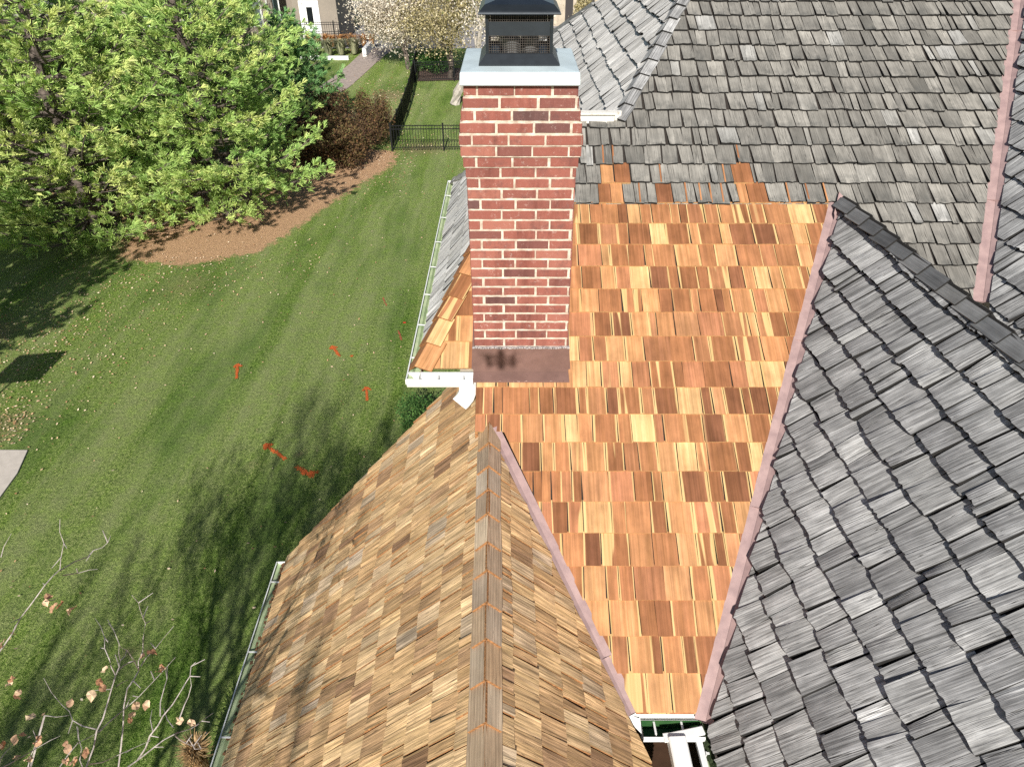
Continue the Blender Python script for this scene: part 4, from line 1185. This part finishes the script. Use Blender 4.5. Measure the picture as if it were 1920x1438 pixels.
# ------------------------------------------------------------------ leafless and pale-leaved trees
def grow(mb, p, d, L, r, depth, R, tips, segs=4, spread=.55, up=.12, kids=(2, 3), minr=.004, allp=None):
    pts = [p]; q = np.array(p, float); dd = nrm(d)
    for i in range(segs):
        dd = nrm(dd + np.array((R.gauss(0, .12), R.gauss(0, .12), R.gauss(up * .3, .08)))); q = q + dd * L / segs; pts.append(q.copy())
        if allp is not None: allp.append((q.copy(), dd, depth))
    r1 = max(minr, r * .62)
    mb.tube(pts, [r + (r1 - r) * i / segs for i in range(segs + 1)], 7 if r > .05 else (5 if r > .015 else 3))
    if depth == 0: tips.append((q, dd)); return
    for k in range(R.randint(*kids)):
        i = segs if k == 0 else R.randint(max(1, segs - 3), segs)
        nd_ = nrm(dd + np.array((R.gauss(0, spread), R.gauss(0, spread), R.gauss(up, spread * .6))))
        grow(mb, pts[i], nd_, L * R.uniform(.62, .88), r1 * (.95 if k == 0 else .75), depth - 1, R, tips, segs, spread, up, kids, minr, allp)
def broadleaf(loc, h, seed, label, mt, bark, name="tree", leaves=5000, leaf=.09, depth=5, L=2.2, r=.2, spread=.6, sprd=.35, lean=(0, 0, 1), cat="tree", flat=.5, group=None):
    R = random.Random(seed); rs = np.random.default_rng(seed)
    root = thing(name, loc, label, cat, group); tr = MB(); tips = []; allp = []
    L0 = np.array(loc, float)
    grow(tr, L0, lean, L, r, depth, R, tips, 4, spread, .12, (2, 4), .006, allp)
    tr.build("trunk", bark, root)
    c = np.array([a[0] for a in allp if a[2] <= 2])
    if leaves:
        P = c[rs.integers(0, len(c), leaves)] + rs.normal(0, sprd, (leaves, 3))
        d = rs.normal(size=(leaves, 3)); d /= np.linalg.norm(d, axis=1, keepdims=True); s = np.cross(d, rs.normal(size=(leaves, 3))); s /= np.linalg.norm(s, axis=1, keepdims=True)
        l = leaf * rs.uniform(.6, 1.4, (leaves, 1))
        q = np.stack([P, P + d * l * .5 + s * l * .3, P + d * l, P + d * l * .5 - s * l * .3], axis=1)
        rr = np.zeros((leaves, 3)); rr[:, 0] = rs.random(leaves); rr[:, 1] = rs.random(leaves)
        foliage_mesh("crown", mt, q, rr, root)
    return root
CREAM = leafmat("cream_leaf", [(0, (.36, .30, .22)), (.4, (.68, .60, .48)), (1, (.88, .84, .74))], .25)
OLIVE = leafmat("olive_leaf", [(0, (.2, .17, .07)), (.5, (.42, .36, .18)), (1, (.7, .62, .42))], .25)
broadleaf((-6.3, 46.5, GZ), 8, 301, "pale cream-leaved tree with a dark trunk behind the iron fence", CREAM, BARK, leaves=24000, leaf=.11, L=1.9, r=.17, sprd=.5)
broadleaf((-3.6, 44.0, GZ), 7, 302, "thin-crowned tree with olive and cream leaves left of the chimney cap", OLIVE, BARK, leaves=13000, leaf=.11, L=1.8, r=.15, sprd=.45)
broadleaf((-2.95, 38.2, GZ), 8, 303, "tree with a thick pale trunk beside the chimney", CREAM, PALEB, leaves=7000, leaf=.10, L=2.4, r=.26, sprd=.4, depth=4)
broadleaf((-16.5, 47.5, GZ), 8, 304, "bare grey tree in front of the neighbour's house, behind the pines", CREAM, BARK, leaves=0, L=2.0, r=.12, depth=6, spread=.5)
broadleaf((-10.3, 51.3, GZ), 2, 305, "small dark bare shrub at the porch corner", REDB, BARK, leaves=500, leaf=.07, L=.5, r=.04, depth=4, name="bare_shrub", cat="shrub")

TW = [[(-1.67,1.26,-2.93),(-1.6,1.34,-2.72),(-1.55,1.41,-2.59),(-1.53,1.49,-2.54),(-1.49,1.54,-2.44),(-1.47,1.57,-2.39),(-1.45,1.58,-2.3),(-1.5,1.64,-2.24)],[(-1.49,1.54,-2.44),(-1.48,1.54,-2.34),(-1.51,1.6,-2.29),(-1.62,1.72,-2.34)],[(-1.49,1.56,-2.44),(-1.5,1.66,-2.53),(-1.49,1.71,-2.57)],[(-1.68,1.34,-3.11),(-1.61,1.46,-2.96),(-1.58,1.55,-2.8),(-1.54,1.61,-2.64),(-1.51,1.67,-2.61),(-1.49,1.71,-2.54),(-1.45,1.74,-2.4),(-1.42,1.71,-2.27),(-1.4,1.68,-2.15)],[(-1.51,1.67,-2.61),(-1.47,1.62,-2.4),(-1.45,1.58,-2.29)],[(-1.51,1.69,-2.61),(-1.45,1.73,-2.55),(-1.35,1.75,-2.43)],[(-1.68,1.36,-3.05),(-1.55,1.44,-2.92),(-1.34,1.38,-2.65),(-1.24,1.38,-2.56),(-1.23,1.45,-2.65),(-1.21,1.57,-2.75)],[(-1.24,1.38,-2.57),(-1.25,1.42,-2.7),(-1.26,1.46,-2.82),(-1.25,1.5,-2.88)],[(-1.24,1.39,-2.53),(-1.32,1.48,-2.56)],[(-1.47,1.42,-2.82),(-1.39,1.44,-2.68),(-1.31,1.45,-2.56),(-1.21,1.47,-2.42),(-1.18,1.5,-2.38),(-1.16,1.53,-2.34)],[(-1.38,1.45,-2.67),(-1.42,1.54,-2.67)],[(-1.22,1.41,-2.51),(-1.19,1.46,-2.45),(-1.18,1.5,-2.38)],[(-1.33,1.46,-2.58),(-1.34,1.55,-2.54),(-1.36,1.62,-2.53)],[(-1.6,1.35,-2.72),(-1.61,1.48,-2.91),(-1.38,1.42,-2.68)],[(-1.56,1.42,-2.62),(-1.56,1.58,-2.73),(-1.44,1.64,-2.63),(-1.29,1.61,-2.43)],[(-1.55,1.41,-2.58),(-1.66,1.45,-2.59),(-1.8,1.57,-2.69),(-1.87,1.63,-2.6)],[(-1.51,1.54,-2.51),(-1.52,1.61,-2.58)],[(-2.51,1.79,-3.08),(-2.23,1.84,-2.74),(-2.09,1.88,-2.56),(-1.94,1.92,-2.39),(-1.92,2.0,-2.39),(-1.88,2.04,-2.27),(-1.88,2.08,-2.17)],[(-1.7,1.77,-2.12),(-1.72,1.94,-2.24),(-1.67,1.97,-2.22),(-1.62,1.98,-2.16)],[(-1.71,1.78,-2.16),(-1.75,1.89,-2.28),(-1.68,1.91,-2.28)],[(-1.96,1.9,-2.47),(-1.98,1.99,-2.56)],[(-2.33,2.18,-2.52),(-2.29,2.25,-2.44)],[(-1.92,1.35,-2.69),(-1.93,1.44,-2.73)],[(-2.14,1.77,-3.12),(-1.92,1.68,-2.96)],[(-1.98,1.46,-2.96),(-1.95,1.5,-2.89),(-1.93,1.54,-2.84)],[(-1.7,1.34,-2.72),(-1.59,1.36,-2.58),(-1.56,1.44,-2.64)],[(-1.94,1.36,-2.76),(-1.94,1.5,-2.89),(-1.76,1.46,-2.72)],[(-1.59,1.32,-2.68),(-1.58,1.35,-2.6),(-1.6,1.4,-2.55)]]
LF = [(-1.54,1.58,-2.74),(-1.55,1.56,-2.77),(-1.21,1.4,-2.52),(-1.54,1.47,-2.42),(-1.5,1.47,-2.39),(-1.47,1.59,-2.69),(-1.7,1.5,-2.59),(-1.82,1.47,-2.39),(-1.82,1.45,-2.43),(-1.89,1.51,-2.66),(-1.91,1.45,-2.7),(-1.91,1.51,-2.84),(-1.95,1.41,-2.8),(-1.95,1.47,-2.9),(-1.58,1.32,-2.6),(-1.66,1.34,-2.66),(-1.56,1.35,-2.6),(-1.66,1.38,-2.63),(-1.88,1.36,-2.62),(-2.03,1.97,-2.55),(-1.97,1.96,-2.56),(-1.94,1.96,-2.55),(-1.92,1.95,-2.58),(-2.21,1.86,-2.7),(-2.17,1.88,-2.67),(-1.48,1.7,-2.55),(-1.35,1.61,-2.51),(-1.47,1.51,-2.34),(-1.88,1.37,-2.6)]
TWB = plain("silver_twig_bark", (.52, .46, .43), .8, nscale=40, namt=.25)
TAWNY = leafmat("tawny_leaf", [(0, (.42, .20, .10)), (.5, (.70, .42, .26)), (1, (.86, .66, .44))], .25)
R = random.Random(71)
bt = thing("bare_tree", (-4.0, -2.5, GZ), "bare tree with silvery twigs and a few tan leaves at the bottom left", "tree")
tr = MB(); tips = []; allp = []
T0_ = np.array((-4.0, -2.5, GZ))
tr.tube([T0_, T0_ + (.05, .1, 1.5), T0_ + (.0, .25, 3.0)], [.17, .15, .13], 10)
for (d, L, r) in (((-.25, .35, 1), 1.9, .085), ((.05, .55, 1), 1.9, .085), ((-.6, .2, 1), 1.8, .075), ((-.1, -.3, 1), 1.8, .075), ((.0, .9, .8), 1.8, .07), ((-.7, .9, .8), 1.8, .07), ((.22, .45, 1), 1.8, .065)):
    grow(tr, T0_ + (.0, .25, 3.0), d, L * .92, r, 6, R, tips, 5, .40, .18, (2, 3), .007, allp)
tr.build("trunk", BARK, bt)
tw = MB()
hub = (-2.6, .2, -4.6)
tw.tube([T0_ + (.0, .25, 3.0), (-3.2, -.6, -5.6), hub, (-2.1, .75, -3.7), (-1.68, 1.15, -3.1)], [.06, .045, .03, .02, .012], 6)
tw.tube([hub, (-2.3, .8, -3.6), TW[3][0]], [.02, .014, .008], 5); tw.tube([hub, (-2.2, .8, -3.7), TW[6][0]], [.02, .014, .008], 5)
tw.tube([hub, (-3.2, 1.0, -3.4), TW[17][0]], [.02, .014, .008], 5)
for bi_, pl in enumerate(TW):
    n = len(pl); r0 = .0036 if n > 5 else .0024
    P = []; 
    for i in range(n - 1):
        a, b = np.array(pl[i]), np.array(pl[i + 1]); P += [a, (a + b) / 2 + np.array([R.uniform(-.008, .008) for _ in range(3)])]
    P.append(np.array(pl[-1])); k = len(P)
    tw.tube(P, [r0 * (1 - .7 * i / (k - 1)) for i in range(k)], 5)
    if bi_ > 21: tw.tube([hub, (np.array(hub) + P[0]) / 2 + (0, 0, -.1), P[0]], [.012, .008, .005], 4)
    for i in range(2, k - 1):
        if R.random() < .5:
            d = nrm((R.gauss(0, 1), R.gauss(.2, 1), R.gauss(.3, .8))); tw.tube([P[i], P[i] + d * R.uniform(.02, .06)], [.0025, .0012], 4)
tw.build("twigs", TWB, bt)
def leafq(p, s, R):
    p = np.array(p, float); out = []
    d = nrm((R.gauss(0, 1), R.gauss(0, 1), R.uniform(-.9, .2))); sd = nrm(np.cross(d, (R.gauss(0, .5), R.gauss(0, .5), 1))); up = np.cross(sd, d)
    pr = [(0, 0, 0), (.12, .30, .18), (.38, .44, .10), (.68, .38, .05), (.9, .16, -.1), (1.08, .02, -.22), (.86, -.22, -.05), (.6, -.42, .12), (.3, -.38, .2), (.1, -.22, .12)]
    Q = [p + (d * a + sd * b + up * c * R.uniform(-1, 2)) * s for a, b, c in pr]
    ctr = p + d * .5 * s + up * R.uniform(-.1, .1) * s
    return [[Q[i], Q[(i + 1) % 10], ctr] for i in range(10)]
for i, p in enumerate(LF):
    for k in range(2 if i % 3 else 1):
        mb = MB(); rv = (R.random(), R.random(), 0)
        for tri in leafq(np.array(p) + np.array([R.uniform(-.015, .015) for _ in range(3)]) * k, R.uniform(.024, .04), R): mb.face(tri, 0, rv)
        mb.build("leaf", TAWNY, bt)

def shade_tree(loc, h0, L, r, seed, label, depth=6, n=5, spread=.3):
    R = random.Random(seed); root = thing("bare_tree", loc, label, "tree"); L0 = np.array(loc, float); tr = MB(); tips = []
    tr.tube([L0, L0 + (.1, .1, h0 * .5), L0 + (0, .2, h0)], [r * 1.5, r * 1.25, r * 1.1], 10)
    for k in range(n):
        a = 6.283 * k / n + R.uniform(-.3, .3)
        grow(tr, L0 + (0, .2, h0), (math.cos(a) * .45, math.sin(a) * .45, 1), L, r * .6, depth, R, tips, 5, spread, .3, (2, 3), .009)
    tr.build("trunk", BARK, root)
shade_tree((-2.9, -8.6, GZ), 5.5, 2.3, .17, 401, "tall bare tree behind the viewpoint, its branch shadows streak the middle lawn")
shade_tree((-6.8, -4.6, GZ), 3.0, 1.7, .13, 402, "unseen bare tree added behind the viewpoint to shade the lower left lawn", depth=5)  # unseen tree, added for the shade it throws on the near lawn

# ------------------------------------------------------------------ fences
IRON = plain("black_iron", (.012, .013, .015), .5, .3)
def fence(pts, h, label, sp=.115, post=2.2, fac=1.0):
    root = thing("iron_fence", (pts[0][0], pts[0][1], GZ), label, "fence", "black iron fences")
    pk = MB(); pp = [np.array((x, y, GZ)) for x, y in pts]
    for a, b in zip(pp, pp[1:]):
        L = np.linalg.norm(b - a); d = (b - a) / L; n = int(L / sp)
        for i in range(n): 
            p = a + d * L * i / n; pk.box(p[0] - .009, p[0] + .009, p[1] - .009, p[1] + .009, GZ + .05, GZ + h)
        rl = MB()
        for z in (.16, h - .16, h - .02): rl.bar(a + (0, 0, z), b + (0, 0, z), .028, .032)
        rl.build("rail", IRON, root)
        for i in range(int(L / post) + 1):
            p = a + d * min(L, i * post); q = MB(); q.box(p[0] - .03, p[0] + .03, p[1] - .03, p[1] + .03, GZ, GZ + h + .06); q.box(p[0] - .04, p[0] + .04, p[1] - .04, p[1] + .04, GZ + h + .062, GZ + h + .08); q.build("post", IRON, root)
    tag(pk.build("pickets", IRON, root), kind="stuff"); return root
fence([(-5.11, 30.5), (.2, 30.62)], 1.08, "black iron fence running from the corner post to behind the chimney")
fence([(-5.13, 30.56), (-5.16, 34.54), (-5.30, 38.6), (-5.6, 43.4), (-5.9, 48), (-6.4, 54.2)], 1.08, "long curved black iron fence running away towards the driveway")
fence([(-5.5, 43.1), (-.5, 43.6)], 1.08, "far cross fence of black iron under the pale trees")
fence([(-14.3, 53.2), (-9.7, 53.35)], 1.6, "black railing of the neighbour's porch", sp=.14)
sheet("mulch_bed", [(-5.4, 43.3), (-.5, 43.8), (-.5, 47), (-5.7, 46.5)], plain("dark_mulch", (.12, .08, .065), .95, nscale=10, namt=.3), .015)

# ------------------------------------------------------------------ neighbour's house
NW = plain("grey_tan_stucco", (.27, .235, .195), .9, nscale=1.2, namt=.06, bstr=.05)
NWD = plain("dark_recess", (.05, .045, .045), .9)
nh = thing("house", (-16, 57, GZ), "grey-tan neighbouring house with a white porch door, seen between the pines and the pale tree", "house")
mb = MB(); mb.box(-15.0, -12.0, 54.4, 60, GZ, GZ + 6.5); mb.box(-30, -16.2, 54.0, 62, GZ, GZ + 6.5); mb.box(-16.2, -15.0, 55.6, 60, GZ, GZ + 6.5)
mb.build("wall", NW, nh)
mb = MB(); mb.prism([(-30.5, 53.4, GZ + 6.5), (-11.5, 53.4, GZ + 6.5), (-11.5, 62, GZ + 6.5), (-30.5, 62, GZ + 6.5)], (0, 0, .2)); mb.prism([(-30.5, 53.4, GZ + 6.7), (-30.5, 62, GZ + 6.7), (-30.5, 57.7, GZ + 8.7)], (19, 0, 0))
mb.build("roof", plain("dark_shingles", (.07, .065, .06), .9, nscale=3), nh)
dr = MB(); dr.box(-14.32, -13.38, 54.34, 54.4, GZ + .55, GZ + 2.6); dr_o = dr.build("door", WHITE, nh)
for x0, x1 in ((-14.55, -14.34), (-13.36, -13.2)):
    m = MB(); m.box(x0, x1, 54.30, 54.4, GZ + .5, GZ + 2.75); m.build("door_frame", WHITE, nh)
m = MB(); m.box(-14.34, -13.36, 54.30, 54.4, GZ + 2.62, GZ + 2.75); m.build("door_frame", WHITE, nh)
m = MB(); m.box(-14.06, -13.66, 54.325, 54.34, GZ + 1.35, GZ + 2.35); m.build("pane", plain("dark_glass", (.01, .012, .014), .1), dr_o)
m = MB(); m.box(-14.24, -14.18, 54.29, 54.34, GZ + 1.3, GZ + 1.4); m.build("handle", IRON, dr_o)
m = MB(); m.box(-14.9, -11.9, 53.1, 54.4, GZ, GZ + .5); m.build("porch_step", WHITE, nh)
for xx in (-16.15, -17.4, -22, -25):
    w_ = MB(); w_.box(xx - .5, xx + .4, 53.94, 54.0, GZ + 1.2, GZ + 3.8); wo = w_.build("window", WHITE, nh)
    m = MB(); m.box(xx - .38, xx + .28, 53.925, 53.94, GZ + 1.32, GZ + 3.68); m.build("pane", plain("sky_glass", (.1, .14, .15), .08), wo)
for xx in (-16.0, -18.2):
    m = MB(); m.box(xx - .15, xx + .15, 52.6, 52.9, GZ, GZ + 6); m.build("column", NW, nh)
# bins
def bin_(loc, label, mt):
    root = thing("wheeled_bin", loc, label, "bin"); x, y, z = loc; m = MB()
    m.prism([(x - .24, y - .28, z + .12), (x + .24, y - .28, z + .12), (x + .3, y - .34, z + .98), (x - .3, y - .34, z + .98)], (0, .62, 0)); m.build("body", mt, root)
    m = MB(); m.box(x - .32, x + .32, y - .38, y + .34, z + .985, z + 1.05); m.build("lid", mt, root)
    for s_ in (-1, 1):
        m = MB(); m.tube([(x + s_ * .22, y + .25, z + .12), (x + s_ * .28, y + .25, z + .12)], [.12, .12], 12); m.build("wheel", IRON, root)
bin_((-8.0, 53.9, GZ), "dark green wheeled bin standing on the driveway", plain("dark_green_plastic", (.012, .035, .022), .5))
bin_((-14.9, 48.6, GZ), "teal bin at the foot of the neighbour's wall", plain("teal_plastic", (.01, .10, .11), .5))
# far house beyond the roof
fh = thing("house", (6.8, 66, GZ), "far beige house corner with dark windows between the chimney cap and the pale roof", "house")
mb = MB(); mb.box(3.0, 10, 62, 70, GZ, GZ + 6); mb.build("wall", plain("cream_wall", (.50, .43, .34), .9, nscale=2), fh)
for x0, x1 in ((4.15, 4.75), (5.2, 6.4)):
    m = MB(); m.box(x0, x1, 61.93, 62, GZ + .4, GZ + 4); m.build("window", NWD, fh)
m = MB(); m.prism([(2.5, 61.4, GZ + 6), (2.5, 70.6, GZ + 6), (2.5, 66, GZ + 8)], (8, 0, 0)); m.build("roof", plain("dark_shingles_far", (.08, .07, .065), .9, nscale=3), fh)
bush((5.2, 58.5, GZ), .8, .8, 2.6, 207, OLIVE, "pale green-gold conifer tip just left of the upper roof edge", n=2600, leaf=.14)
# basketball hoop outside the left edge, seen by its shadow
hp = thing("basketball_hoop", (-11.75, 8.6, GZ), "basketball hoop beyond the left edge, seen by its shadow", "basketball hoop")
m = MB(); m.tube([(-11.75, 8.6, GZ), (-11.75, 8.6, GZ + 2.5), (-11.7, 9.1, GZ + 3.1)], [.06, .06, .05], 8); m.build("pole", IRON, hp)
m = MB(); m.prism([(-12.2, 9.15, GZ + 2.75), (-11.1, 9.35, GZ + 2.75), (-11.1, 9.35, GZ + 3.55), (-12.2, 9.15, GZ + 3.55)], (0, .05, 0)); m.build("backboard", plain("dark_backboard", (.05, .05, .05), .4), hp)
m = MB(); m.tube([(-11.6 + .22 * math.cos(a), 9.5 + .22 * math.sin(a), GZ + 2.9) for a in [k * .45 for k in range(15)]], [.012] * 15, 5); m.build("rim", PAINT, hp)
# the drone that takes the picture, hovering behind the lens; its shadow falls on the flashing
dp = np.array((-.074, 3.958, -2.615)) - np.array(ld) * 4.93
dn = thing("drone", tuple(dp - (0, 0, .03)), "small camera drone hovering behind the viewpoint, seen by its shadow", "drone")
DG = plain("drone_grey", (.2, .2, .21), .5)
m = MB(); m.prism([dp + q for q in ((-.022, -.08, -.03), (.022, -.08, -.03), (.026, 0, -.03), (.02, .06, -.03), (-.02, .06, -.03), (-.026, 0, -.03))], (0, 0, .07)); m.build("body", DG, dn)
for sx in (-1, 1):
    for sy in (-1, 1):
        e = dp + np.array((sx * .085, sy * .09, -.02 - sy * .035)); m = MB(); m.bar(dp + (sx * .03, sy * .03, -.005), e, .014, .014); m.tube([e + (0, 0, -.015), e + (0, 0, .025)], [.014, .014], 8); ao = m.build("arm", DG, dn)
        m = MB(); t_ = sx * .7 + sy * .4; v = np.array((math.cos(t_), math.sin(t_), 0)) * .06
        m.bar(e + (0, 0, .03) - v, e + (0, 0, .03) + v, .012, .002); m.build("rotor", IRON, ao)
